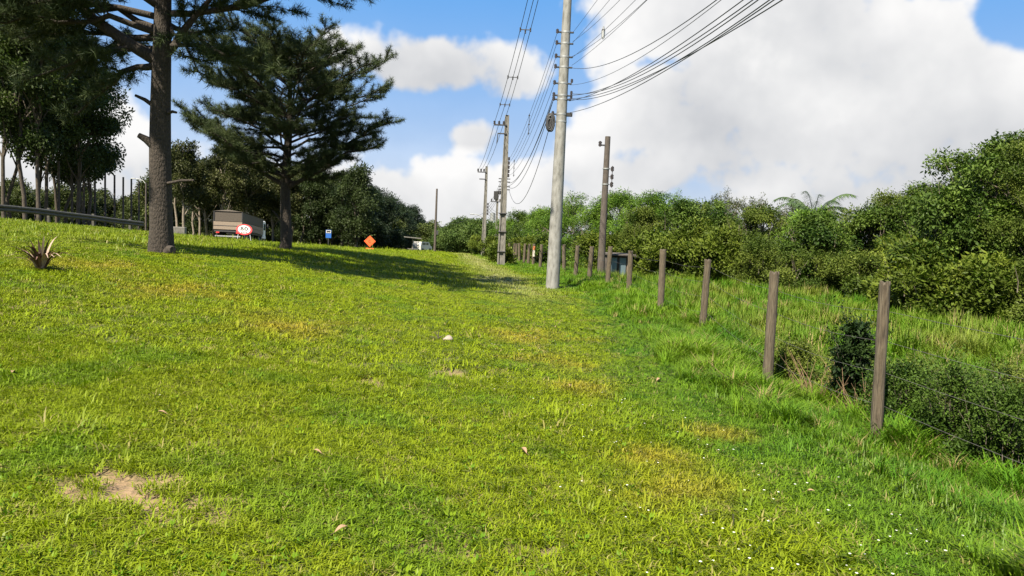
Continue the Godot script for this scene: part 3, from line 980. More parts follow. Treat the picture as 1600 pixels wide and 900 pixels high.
	for k in 3:
		tri_a.append(p1 + Vector3(-0.9 + k * 0.19, 12.4 - 0.12 * (k % 2), 0)); tri_b.append(p2 + Vector3(-0.8 + k * 0.3, 9.24, 0.1))
		cable(tri_b[k], tri_a[k], 0.4, 0.014, "thick dark covered conductor of the triple line with spacers", "triple line of covered conductors")
		cable(tri_b[k], p3 + Vector3(-0.85 + k * 0.3, 8.8, 0.1), 0.45, 0.016, "dark covered conductor running on to the pole with the lamp arm", "conductors running on to the lamp arm pole")
	for f in [0.2, 0.42, 0.68]:
		var c0 := sagged(tri_b[0], tri_a[0], 0.4, f)
		var c1 := sagged(tri_b[1], tri_a[1], 0.4, f)
		var c2 := sagged(tri_b[2], tri_a[2], 0.4, f)
		var sp := thing("cable_spacer", "small dark spacer clipped across the three covered conductors", "spacer", c1, 0.0, "spacers on the triple line")
		rod("bar", c0 - c1, c2 - c1, 0.022, M.dark_metal, sp)
		for q in [c0, c1, c2]: lump("clip", q - c1, Vector3(0.07, 0.17, 0.09), M.dark_metal, sp)
	for s in [[0.42, 0], [0.8, 2]]:
		var bb: Array = between[s[1]]
		var top := sagged(p1 + Vector3(-rad1.call(bb[0]) - 0.1, bb[0], 0), p2 + Vector3(0.26, bb[1], 0.08), bb[2], s[0])
		var ladder := thing("line_separator", "thin upright separator rod hanging on the bare wires between the poles", "spacer", top, 0.0, "separator rods on the bare wires")
		rod("rod", Vector3(0, 0.06, 0), Vector3(0, -0.95, 0), 0.015, M.dark_metal, ladder)
		for q in 3: lump("hook", Vector3(0, -0.02 - q * 0.42, 0), Vector3(0.09, 0.04, 0.05), M.dark_metal, ladder, 0.005)
	var sa := sagged(p1 + Vector3(rad1.call(8.2) + 0.1, 8.16, 0.02), p0 + Vector3(0.05, 8.2, 0), 0.9, 0.16)
	var clip := thing("cable_splice", "small pale splice clip hung on a cable beside the thick concrete pole", "splice", sa)
	part("sleeve", lathe([[0.015, -0.22], [0.05, -0.17], [0.055, 0.0], [0.03, 0.08], [0.012, 0.14]], 8), M.galvanised, clip)
	lump("clamp", Vector3(0, 0.02, 0), Vector3(0.09, 0.06, 0.09), M.dark_metal, clip)
	for k in 4:
		cable(p2 + Vector3(0.24, 6.95 - k * 0.27, 0.08), p3 + Vector3(0.28, 5.4 - k * 0.32, 0.05), 0.5, 0.013, "thin dark wire running from the dark box pole to the lamp arm pole", "wires running on to the lamp arm pole")
		cable(p3 + Vector3(0.28, 5.4 - k * 0.32, 0.05), p4 + Vector3(0.25, 5.3 - k * 0.3, 0.05), 0.2, 0.013, "thin dark wire running from the lamp arm pole to the transformer pole", "wires running on to the transformer pole")
	cable(p3 + Vector3(-0.1, 4.5, 0), on_ground(-11.6, 105.0) + Vector3(0, 4.2, 0), 0.5, 0.014, "thin dark wire strung from the lamp arm pole to the lone dark pole", "")

func beam_pole(called: String, label: String, at: Vector3, H: float, w0: float, w1: float) -> Node3D:
	var t := thing(called, label, "utility pole", at)
	var b := MB.new()
	# an H section that tapers: two flanges and a recessed web
	var n := 6
	for k in n:
		var f0 := float(k) / n
		var f1 := float(k + 1) / n
		var y0 := -0.4 + (H + 0.4) * f0
		var y1 := -0.4 + (H + 0.4) * f1
		var a := lerpf(w0, w1, f0) / 2.0
		var c := lerpf(w0, w1, f1) / 2.0
		var outline := func(h: float) -> Array:
			var dd := h * 0.8
			return [Vector2(-h, -dd), Vector2(h, -dd), Vector2(h, dd), Vector2(h * 0.6, dd), Vector2(h * 0.5, dd * 0.55), Vector2(-h * 0.5, dd * 0.55), Vector2(-h * 0.6, dd), Vector2(-h, dd)]
		var o0: Array = outline.call(a)
		var o1: Array = outline.call(c)
		for q in 8:
			var p: Vector2 = o0[q]; var p2: Vector2 = o0[(q + 1) % 8]
			var r: Vector2 = o1[q]; var r2: Vector2 = o1[(q + 1) % 8]
			b.quad(Vector3(p2.x, y0, p2.y), Vector3(p.x, y0, p.y), Vector3(r.x, y1, r.y), Vector3(r2.x, y1, r2.y))
		if k == n - 1:
			b.quad(Vector3(o1[7].x, y1, o1[7].y), Vector3(o1[2].x, y1, o1[2].y), Vector3(o1[1].x, y1, o1[1].y), Vector3(o1[0].x, y1, o1[0].y))
	part("shaft", b, M.old_concrete, t)
	return t

func build_pines() -> void:
	var limbs := [
		[Vector3(-0.1, 4.9, 0), Vector3(-4.6, 6.9, 0.8), 0.17, 0.05],
		[Vector3(-0.1, 4.8, 0), Vector3(-1.9, 3.4, 0.5), 0.1, 0.12],
		[Vector3(0.1, 5.1, 0), Vector3(1.9, 7.3, 0.3), 0.12, -0.04],
		[Vector3(0.1, 5.3, 0), Vector3(3.0, 4.7, 0.7), 0.06, 0.05],
		[Vector3(0.1, 6.1, 0), Vector3(4.9, 6.75, 0.2), 0.09, 0.02],
		[Vector3(-0.1, 5.6, 0), Vector3(-3.6, 5.3, 1.6), 0.09, 0.06],
		[Vector3(-0.1, 5.5, 0), Vector3(-4.4, 5.6, -1.2), 0.1, 0.05],
		[Vector3(0, 6.2, 0), Vector3(-2.6, 7.0, 3.2), 0.1, 0.04],
		[Vector3(-0.1, 6.4, 0), Vector3(-5.2, 7.4, -0.5), 0.1, 0.03],
		[Vector3(0, 5.9, 0), Vector3(0.9, 5.3, -3.4), 0.08, 0.04],
		[Vector3(-0.1, 5.2, 0), Vector3(-3.4, 4.6, -1.4), 0.08, 0.1], [Vector3(-0.1, 5.0, 0), Vector3(-2.6, 4.1, 1.2), 0.07, 0.12], [Vector3(-0.1, 5.7, 0), Vector3(-3.9, 6.0, 0.4), 0.09, 0.06],
		[Vector3(-0.1, 6.0, 0), Vector3(-5.4, 6.2, 1.4), 0.09, 0.05], [Vector3(0, 6.6, 0), Vector3(-3.2, 7.4, -1.0), 0.09, 0.03], [Vector3(0, 6.4, 0), Vector3(2.6, 6.9, 1.4), 0.08, 0.02], [Vector3(0.1, 5.8, 0), Vector3(1.3, 4.5, 0.9), 0.05, 0.1]]
	var stubs := [[Vector3(-0.15, 2.75, 0.12), Vector3(-0.5, 3.0, 0.2), 0.095], [Vector3(-0.15, 3.75, 0.1), Vector3(-0.62, 4.0, 0.14), 0.05], [Vector3(0.2, 1.82, 0.1), Vector3(0.92, 1.92, 0.2), 0.036], [Vector3(0.2, 3.6, 0.1), Vector3(0.42, 3.62, 0.1), 0.04], [Vector3(0.25, 0.05, 0.12), Vector3(0.4, 0.12, 0.2), 0.14]]
	pine("big dark pine with a thick bare trunk and broken branch stubs", on_ground(-9.14, 18.5), 13.2, 5.3, 0.285, Vector3(-0.1, 0, 0), limbs, stubs, 0.5, 34, 1.25, 3)
	pine("broad bushy pine with a short dark trunk standing behind the round speed sign", on_ground(-9.3, 29.0), 7.9, 3.6, 0.235, Vector3(0.1, 0, 0), [[Vector3(0, 2.6, 0), Vector3(-3.3, 4.6, 0.6), 0.1, 0.05], [Vector3(0, 2.5, 0), Vector3(3.6, 4.2, 0.5), 0.1, 0.06], [Vector3(0, 2.9, 0), Vector3(4.0, 5.2, 0.2), 0.1, 0.03], [Vector3(0, 2.9, 0), Vector3(-3.8, 5.2, 0.3), 0.1, 0.04]], [[Vector3(-0.1, 1.1, 0), Vector3(-0.5, 1.6, 0.1), 0.03]], 0.34, 58, 1.15, 8)

func build_groves() -> void:
	var gum := {"r": 0.14, "from": 0.3, "clumps": 28, "size": 0.34, "per": 36, "scale": 1.05, "c0": Color(0.026, 0.042, 0.012), "c1": Color(0.065, 0.09, 0.024), "mesh": LEAVES_FAR, "bark": M.dark_bark, "top": 0.92, "low": 0.75}
	var r := RandomNumberGenerator.new()
	r.seed = 99
	# tall dark gums at the left edge, across the road
	var left := [[-33.6, 47, 18.5], [-36.6, 52, 19.0], [-31.5, 46, 17.5], [-37.5, 56, 16.0], [-30.6, 46, 16.0], [-34.2, 52, 18.0], [-38.5, 60, 16.0], [-36.4, 58, 15.0], [-31.2, 51, 13.5], [-39.8, 66, 16.0], [-33.2, 56, 13.0], [-44.0, 58, 17.0], [-38.0, 48, 17.0], [-42.0, 50, 17.0]]
	for k in left.size():
		var q: Array = left[k]
		leaf_tree("gum_tree", "tall dark gum tree with a straight slim trunk in the grove behind the guard rail", "tree", "gum trees behind the guard rail", on_ground(q[0], q[1]), q[2], 2.9, gum, 100 + k)
	# pale-stemmed plantation behind the truck
	var plant := gum.duplicate()
	plant.merge({"bark": M.gum_bark, "r": 0.2, "from": 0.4, "clumps": 20, "size": 0.38, "per": 36, "scale": 1.25, "c0": Color(0.035, 0.045, 0.016), "c1": Color(0.085, 0.09, 0.034), "low": 0.7}, true)
	var stand := [[-53.6, 110.7, 12.4], [-47.2, 99.9, 12.4], [-43.2, 93.3, 12.9], [-56.1, 124.4, 13.6], [-47.3, 107.3, 12.1], [-44.2, 102.7, 12.0], [-46.0, 109.5, 11.4], [-39.4, 96.3, 13.1], [-43.3, 108.6, 12.6], [-47.2, 122.0, 11.1], [-36.8, 98.2, 11.7], [-38.6, 106.6, 12.0], [-43.1, 123.6, 10.2], [-35.1, 104.1, 11.2], [-33.1, 102.1, 10.3], [-35.9, 115.5, 10.1], [-32.9, 110.7, 11.6], [-29.1, 103.0, 10.5], [-33.5, 124.2, 11.0], [-28.2, 109.6, 11.6], [-24.9, 102.2, 10.7], [-27.1, 118.0, 10.8], [-21.0, 95.2, 10.5]]
	for k in stand.size():
		var x: float = stand[k][0]
		var d: float = stand[k][1]
		var hh: float = stand[k][2]
		if k > 16:
			var dk := plant.duplicate()
			dk.merge({"c0": Color(0.022, 0.036, 0.013), "c1": Color(0.055, 0.075, 0.025), "from": 0.12, "bark": M.dark_bark, "clumps": 28}, true)
			leaf_tree("gum_tree", "leafy dark green gum tree in the grove behind the blue bus stop sign", "tree", "gum trees behind the bus stop sign", on_ground(x, d), hh * 1.02, 3.4, dk, 200 + k)
		else:
			leaf_tree("gum_tree", "gum tree with a pale slim trunk in the plantation behind the truck", "tree", "pale trunked gum trees behind the truck", on_ground(x, d), hh, 3.0, plant, 200 + k)
	# dark conifers falling away to the right
	var con := gum.duplicate()
	con.merge({"from": 0.08, "clumps": 30, "size": 0.42, "per": 40, "scale": 1.2, "c0": Color(0.014, 0.026, 0.014), "c1": Color(0.032, 0.05, 0.024), "low": 0.9}, true)
	for q in [[-22.4, 108, 9.6], [-22.2, 114, 9.6], [-22.5, 122, 9.0], [-22.5, 130, 9.0], [-23.0, 140, 8.6], [-23.3, 150, 8.4], [-23.1, 158, 9.4], [-23.7, 170, 9.2], [-28.6, 160, 10.0], [-28.0, 175, 9.5]]:
		leaf_tree("conifer_tree", "dense dark conifer in the row behind the orange diamond sign", "tree", "dark conifers behind the orange sign", on_ground(q[0], q[1]), q[2], 3.4, con, 300 + int(q[1]))
	var under := con.duplicate()
	under.merge({"from": 0.0, "clumps": 20, "scale": 1.5, "per": 34, "c0": Color(0.03, 0.045, 0.014), "c1": Color(0.075, 0.095, 0.028)}, true)
	for k in 13:
		var d := 128.0 + 9.0 * (k % 3)
		leaf_tree("understorey_tree", "low dark tree filling the shade between the pale trunks of the plantation", "tree", "low dark trees behind the plantation", on_ground(-66.0 + k * 3.6, d), 5.2 + 0.9 * (k % 4), 3.6, under, 350 + k)
	# low scrubby trees further off, left
	var low := gum.duplicate()
	low.merge({"from": 0.1, "clumps": 18, "size": 0.42, "per": 34, "scale": 1.5, "c0": Color(0.03, 0.045, 0.014), "c1": Color(0.085, 0.1, 0.03)}, true)
	var far_left := [[-95.9, 129.4, 6.1], [-89.5, 123.8, 7.6], [-84.2, 119.1, 9.0], [-76.5, 110.9, 6.6], [-83.8, 124.0, 7.1], [-84.0, 127.4, 7.7], [-85.4, 132.1, 6.2], [-69.7, 111.9, 7.8], [-68.6, 112.1, 6.5], [-71.2, 118.8, 8.1], [-75.7, 131.9, 8.2], [-76.1, 133.8, 6.9], [-73.0, 134.0, 7.2], [-70.7, 133.3, 8.5], [-59.1, 113.8, 7.3], [-54.7, 109.1, 8.9], [-56.3, 114.9, 6.1]]
	for k in far_left.size():
		var q: Array = far_left[k]
		leaf_tree("scrub_tree", "low green tree far behind the row of tall thin poles", "tree", "low trees far behind the thin poles", on_ground(q[0], q[1]), q[2], 3.4, low, 400 + k)
	# far end of the verge
	for q in [[-18.6, 150, 5.2, 1], [-18.4, 165, 6.0, 1], [-13.8, 140, 4.2, 0], [-10.3, 120, 4.4, 0], [-8.4, 112, 5.0, 0], [-6.9, 105, 4.6, 0], [-6.2, 112, 5.0, 0], [-4.5, 98, 4.3, 0], [-3.7, 104, 4.4, 0], [-2.9, 110, 4.8, 0], [-26.3, 190, 5.0, 1], [-17.1, 190, 5.0, 1], [-10.2, 190, 6.0, 1]]:
		var pr := low.duplicate()
		if q[3] == 0: pr.merge({"c0": Color(0.04, 0.075, 0.018), "c1": Color(0.1, 0.15, 0.035), "from": 0.0, "clumps": 22, "scale": 1.1, "per": 40}, true)
		else: pr.merge({"c0": Color(0.05, 0.075, 0.02), "c1": Color(0.12, 0.15, 0.04)}, true)
		leaf_tree("scrub_tree", "rounded green tree at the far end of the worn track" if q[3] == 0 else "light green tree beyond the far end of the road", "tree", "rounded trees at the end of the track" if q[3] == 0 else "light green trees beyond the road end", on_ground(q[0], q[1]), q[2], 3.0, pr, 500 + int(q[1] - q[0]))
	# row of tall bare poles behind the rail
	for k in 10:
		var f := k / 9.0
		var d := lerpf(53.0, 75.0, f)
		var x := lerpf(-33.8, -38.7, f)
		var t := thing("tall_pole", ("tall thin bare pole, %s along the row from the lamp arm pole" % ["ninth", "eighth", "seventh", "sixth", "fifth", "fourth", "third", "second", "next"][k]) if k < 9 else "tall thin bare pole with a curved lamp arm at its top", "pole", on_ground(x, d), 0.0, "row of tall thin poles" if k < 9 else "")
		var b := MB.new()
		var top := lerpf(5.75, 5.55, f) - t.position.y
		b.tube([Vector3(0, -0.3, 0), Vector3(0, top * 0.5, 0), Vector3(0, top, 0)], [0.09, 0.085, 0.08], 10)
		part("shaft", b, M.dark_wood, t)
		part("cap", lathe([[0.085, 0.0], [0.09, 0.03], [0.06, 0.06]], 10), M.dark_metal, t).position = Vector3(0, top, 0)
		if k == 9:
			var lb := MB.new()
			lb.tube([Vector3(0, top - 0.1, 0), Vector3(-0.3, top + 0.25, 0), Vector3(-0.75, top + 0.42, 0), Vector3(-1.2, top + 0.44, 0)], [0.035, 0.035, 0.03, 0.03], 6)
			var la := part("lamp_arm", lb, M.galvanised, t)
			lump("lamp_head", Vector3(-1.35, top + 0.43, 0), Vector3(0.5, 0.11, 0.2), M.galvanised, la, 0.03)

func build_scrub() -> void:
	var bright := {"r": 0.09, "from": 0.06, "clumps": 36, "size": 0.25, "per": 32, "flat": 0.55, "scale": 1.0, "c0": Color(0.055, 0.115, 0.012), "c1": Color(0.15, 0.25, 0.032), "mesh": LEAVES_FINE, "bark": M.scrub_bark, "top": 0.8, "low": 0.85, "stems": 3, "sprigs": 18}
	var deep := bright.duplicate()
	deep.merge({"c0": Color(0.03, 0.062, 0.01), "c1": Color(0.11, 0.17, 0.028), "mesh": LEAVES_NEAR, "per": 34}, true)
	var olive := bright.duplicate()
	olive.merge({"c0": Color(0.042, 0.075, 0.012), "c1": Color(0.145, 0.185, 0.032), "mesh": LEAVES_SMALL, "per": 42}, true)
	var lime := bright.duplicate()
	lime.merge({"c0": Color(0.04, 0.07, 0.01), "c1": Color(0.15, 0.19, 0.024), "mesh": LEAVES_BROAD, "sprigs": 12, "per": 24}, true)
	var sparse := bright.duplicate()
	sparse.merge({"c0": Color(0.05, 0.065, 0.025), "c1": Color(0.1, 0.115, 0.05), "clumps": 30, "size": 0.13, "per": 12, "scale": 0.8, "mesh": LEAVES_NEAR, "from": 0.4, "sprigs": 30}, true)
	# x, distance, height, radius, kind
	var kinds := [bright, deep, olive, lime, sparse]
	var words := [["feathery bright green tree in the thicket behind the fence", "feathery bright green trees"], ["deep green leafy tree in the thicket behind the fence", "deep green trees"], ["olive green bushy tree in the thicket behind the fence", "olive green trees"], ["yellow green shrub at the foot of the thicket", "yellow green shrubs"], ["sparse tree with small upright tufts above the thicket", "sparse tufted trees"]]
	var trees := [
		[2.2, 62, 4.8, 2.6, 0], [3.6, 55, 4.9, 2.5, 0], [4.4, 50, 5.3, 2.5, 0], [0.6, 72, 5.0, 2.8, 1], [2.6, 70, 5.2, 2.8, 1], [-0.6, 80, 4.6, 2.4, 0], [5.6, 47, 4.9, 2.3, 0], [6.8, 46, 5.2, 2.4, 0], [7.7, 42, 5.0, 2.3, 0], [9.3, 44, 5.3, 2.6, 0], [10.0, 40, 4.4, 2.2, 2], [11.4, 40, 4.3, 2.3, 1], [12.2, 36, 3.9, 2.2, 2], [12.6, 44, 5.1, 2.2, 4], [14.6, 45, 5.3, 2.4, 4], [16.6, 43, 4.9, 2.2, 4],
		[13.6, 33, 3.7, 2.2, 0], [15.0, 34, 4.1, 2.3, 2], [16.4, 32, 4.0, 2.3, 1], [17.6, 33, 4.7, 2.5, 2], [17.0, 28, 4.4, 2.2, 1], [18.6, 30, 6.2, 2.5, 1], [18.4, 27, 6.6, 2.3, 1], [20.4, 29, 7.3, 2.6, 1], [19.3, 25.5, 7.3, 2.2, 2], [16.9, 22.5, 5.6, 2.2, 2], [17.9, 23, 7.2, 2.4, 2], [20.2, 26, 7.6, 2.5, 1], [20.6, 36, 5.6, 2.8, 1], [23.0, 33, 6.2, 2.8, 1], [14.7, 24.0, 4.2, 1.9, 1], [15.9, 24.5, 5.4, 2.0, 1], [9.0, 38, 4.2, 2.0, 1], [7.0, 40, 3.9, 1.8, 2], [13.0, 31, 3.4, 1.8, 1]]
	for k in trees.size():
		var q: Array = trees[k]
		leaf_tree("thicket_tree", words[q[4]][0], "tree", words[q[4]][1], on_ground(q[0], q[1]), q[2], q[3], kinds[q[4]], 600 + k)
	var shrub := lime.duplicate()
	shrub.merge({"from": 0.0, "clumps": 16, "size": 0.42, "per": 60, "r": 0.04, "low": 1.0, "stems": 4}, true)
	var shrub2 := olive.duplicate()
	shrub2.merge({"from": 0.0, "clumps": 16, "size": 0.42, "per": 60, "r": 0.04, "low": 1.0, "stems": 4}, true)
	var low := [[7.2, 38.5, 2.3, 1.7, 0], [8.8, 36.5, 2.6, 1.8, 0], [10.0, 34.5, 2.6, 1.8, 0], [9.6, 37, 3.2, 1.8, 0], [11.4, 32.5, 2.2, 1.7, 1], [12.6, 30, 2.0, 1.7, 1], [13.6, 28, 1.9, 1.6, 1], [14.4, 26, 2.0, 1.5, 0], [13.2, 23.5, 2.3, 1.5, 0], [14.0, 21.6, 2.0, 1.4, 0], [12.8, 21.6, 1.5, 1.2, 0], [15.0, 20.0, 2.2, 1.5, 1], [15.6, 28.5, 2.8, 1.8, 0], [6.0, 41.5, 2.2, 1.6, 0], [4.9, 44.5, 2.3, 1.6, 0], [-0.9, 50.5, 1.2, 0.8, 0], [2.6, 52, 2.4, 1.5, 0], [1.6, 60, 2.2, 1.5, 0], [0.2, 66, 2.2, 1.5, 0], [-2.2, 70, 2.0, 1.4, 0], [-4.0, 84, 2.4, 1.6, 0]]
	for k in low.size():
		var q: Array = low[k]
		var l: String = words[3][0] if q[4] == 0 else "low olive shrub at the foot of the thicket"
		leaf_tree("shrub", l, "shrub", words[3][1] if q[4] == 0 else "olive shrubs", on_ground(q[0], q[1]), q[2], q[3], shrub if q[4] == 0 else shrub2, 700 + k)
	# palm rising over the thicket
	var pt := thing("palm_tree", "feathery palm with drooping fronds rising above the thicket", "tree", on_ground(15.6, 37.5, 1.1))
	var tb := MB.new()
	tb.tube([Vector3(0, -0.3, 0), Vector3(0.05, 2.2, 0), Vector3(0, 4.8, 0)], [0.17, 0.14, 0.12], 12)
	part("trunk", tb, M.dark_bark, pt)
	var pr := RandomNumberGenerator.new()
	pr.seed = 12
	for k in 19:
		var a := TAU * k / 19.0 + pr.randf_range(-0.15, 0.15)
		var up := pr.randf_range(0.5, 1.7)
		var ln := pr.randf_range(1.9, 2.5)
		var dir := Vector3(cos(a), 0, sin(a))
		var fb := MB.new()
		fb.col = Color(0.065, 0.1, 0.045) * pr.randf_range(0.85, 1.25)
		var pts := []
		for q in 9:
			var f := q / 8.0
			pts.append(Vector3(0, 4.75, 0) + dir * ln * f * (1.0 - 0.15 * f) + Vector3.UP * (up * f * 1.3 - 1.25 * f * f) * ln * 0.7)
		fb.tube(pts, taper(0.025, 0.006, 8), 4, false)
		var side := Vector3(-dir.z, 0, dir.x)
		for q in range(6, 65):
			var f := q / 64.0
			var fi := minf(f * 8.0, 7.999)
			var p: Vector3 = (pts[int(fi)] as Vector3).lerp(pts[int(fi) + 1], fi - floorf(fi))
			for s in [-1.0, 1.0]:
				var tip: Vector3 = p + (side * s * 0.8 + dir * 0.5 + Vector3.DOWN * pr.randf_range(0.0, 1.1)).normalized() * 0.55 * (1.1 - 0.6 * f)
				fb.tri(p - dir * 0.022, p + dir * 0.022, tip)
		part("frond", fb, M.leaf, pt)
	# scrub in the ditch beside the fence
	var bram := deep.duplicate()
	bram.merge({"from": 0.0, "clumps": 18, "size": 0.32, "per": 26, "scale": 0.36, "sprigs": 34, "twig": 0.004, "reach": 0.3, "r": 0.012, "low": 1.0, "stems": 4, "c0": Color(0.03, 0.055, 0.008), "c1": Color(0.14, 0.18, 0.028)}, true)
	var bram_dark := bram.duplicate()
	bram_dark.merge({"c0": Color(0.02, 0.045, 0.008), "c1": Color(0.075, 0.13, 0.02), "mesh": LEAVES_SMALL, "scale": 0.45}, true)
	for q in [[4.5, 6.3, 1.0, 0.5], [5.2, 6.5, 1.25, 0.6], [5.9, 7.0, 1.3, 0.7], [4.9, 7.3, 1.2, 0.55], [6.4, 8.2, 1.3, 0.8], [5.5, 8.0, 1.1, 0.6], [5.6, 5.7, 1.2, 0.6], [4.3, 7.7, 0.9, 0.4], [6.9, 9.6, 1.2, 0.8], [7.2, 7.9, 1.3, 0.9], [5.0, 10.4, 1.0, 0.6], [8.4, 10.2, 1.3, 0.9], [6.6, 6.6, 1.3, 0.8], [4.7, 9.4, 1.05, 0.5], [5.9, 9.0, 1.1, 0.6], [5.3, 9.2, 0.9, 0.5], [4.1, 10.2, 0.7, 0.4], [4.6, 8.5, 0.9, 0.4], [6.2, 5.4, 1.2, 0.7], [4.75, 5.5, 0.9, 0.4], [4.4, 6.9, 1.05, 0.35], [7.6, 9.0, 1.4, 0.8], [6.0, 10.2, 1.1, 0.6]]:
		leaf_tree("bramble_bush", "tangled olive green bramble bush in the ditch beside the split fence post" if int(q[1] * 10.0) % 2 == 0 else "deep green bramble bush in the ditch beside the split fence post", "bush", "olive brambles in the ditch" if int(q[1] * 10.0) % 2 == 0 else "deep green brambles in the ditch", on_ground(q[0], q[1]), q[2], q[3], bram if int(q[1] * 10.0) % 2 == 0 else bram_dark, 800 + int(q[1] * 10.0 + q[0] * 37.0))
	var dark := bram.duplicate()
	dark.merge({"clumps": 20, "size": 0.5, "sprigs": 12, "scale": 0.45, "c0": Color(0.012, 0.026, 0.008), "c1": Color(0.03, 0.055, 0.014), "per": 34, "low": 0.9}, true)
	leaf_tree("upright_shrub", "narrow upright dark leafy shrub between the two thick fence posts", "bush", "", on_ground(4.25, 8.7), 1.3, 0.23, dark, 850)
	var dr := RandomNumberGenerator.new()
	dr.seed = 61
	for q in [[3.95, 9.0], [4.15, 8.1], [4.45, 9.9], [6.3, 10.9]]:
		var dt := thing("dry_bush", "patch of bare brown dry stems in the ditch" if q[0] < 6.0 else "small dry brown bush in the grass beyond the ditch", "bush", on_ground(q[0], q[1]), 0.0, "dry stems in the ditch" if q[0] < 6.0 else "")
		for k in 46:
			var b := MB.new()
			var a := dr.randf() * TAU
			var e := Vector3(cos(a) * dr.randf_range(0.1, 0.6), dr.randf_range(0.25, 0.75), sin(a) * dr.randf_range(0.1, 0.5))
			var s := Vector3(cos(a + 0.6), 0, sin(a + 0.6)) * dr.randf() * 0.25
			b.tube([s, s.lerp(e, 0.5) + Vector3(dr.randfn(), 1.0, dr.randfn()) * 0.06, e], [0.006, 0.005, 0.002], 4, false)
			part("stem", b, M.dry_stem, dt)
	# bronze flax by the big pine
	var fx := thing("flax_plant", "bronze flax plant with long arching strap leaves on the grass bank", "plant", on_ground(-8.75, 13.2))
	var fr := RandomNumberGenerator.new()
	fr.seed = 17
	for k in 46:
		var b := MB.new()
		b.col = [Color(0.08, 0.045, 0.035), Color(0.14, 0.085, 0.07), Color(0.3, 0.22, 0.18), Color(0.06, 0.05, 0.03)][fr.randi() % 4]
		var a := fr.randf() * TAU
		var ln := fr.randf_range(0.5, 0.85)
		var out := fr.randf_range(0.15, 1.05)
		var dir := Vector3(cos(a), 0, sin(a))
		var side := Vector3(-dir.z, 0, dir.x)
		var last := []
		for q in 7:
			var f := q / 6.0
			var p := dir * (0.04 + ln * out * f * (0.4 + 0.6 * f)) + Vector3.UP * (ln * f * (1.0 - 0.62 * out * f * f) - 0.03)
			var w := 0.028 * (1.0 - pow(f, 2.2)) + 0.003
			var now := [p - side * w, p + Vector3.DOWN * w * 0.5, p + side * w]
			if q > 0:
				b.quad(last[0], last[1], now[1], now[0]); b.quad(last[1], last[2], now[2], now[1])
			last = now
		part("leaf", b, M.flax, fx)

func word(text: String, size: float, depth: float, m: Material, parent: Node, called: String) -> MeshInstance3D:
	var tm := TextMesh.new()
	var fnt := SystemFont.new()
	fnt.font_names = PackedStringArray(["Droid Sans"])
	fnt.font_weight = 700
	tm.font = fnt
	tm.text = text
	tm.font_size = 64
	tm.pixel_size = size / 64.0
	tm.depth = depth
	tm.material = m
	var o := MeshInstance3D.new()
	o.name = called
	o.mesh = tm
	parent.add_child(o, true)
	return o

func disc(rad: float, z0: float, z1: float, sides := 40) -> MB:
	var b := MB.new()
	b.tube([Vector3(0, 0, z0), Vector3(0, 0, z1)], [rad, rad], sides)
	return b

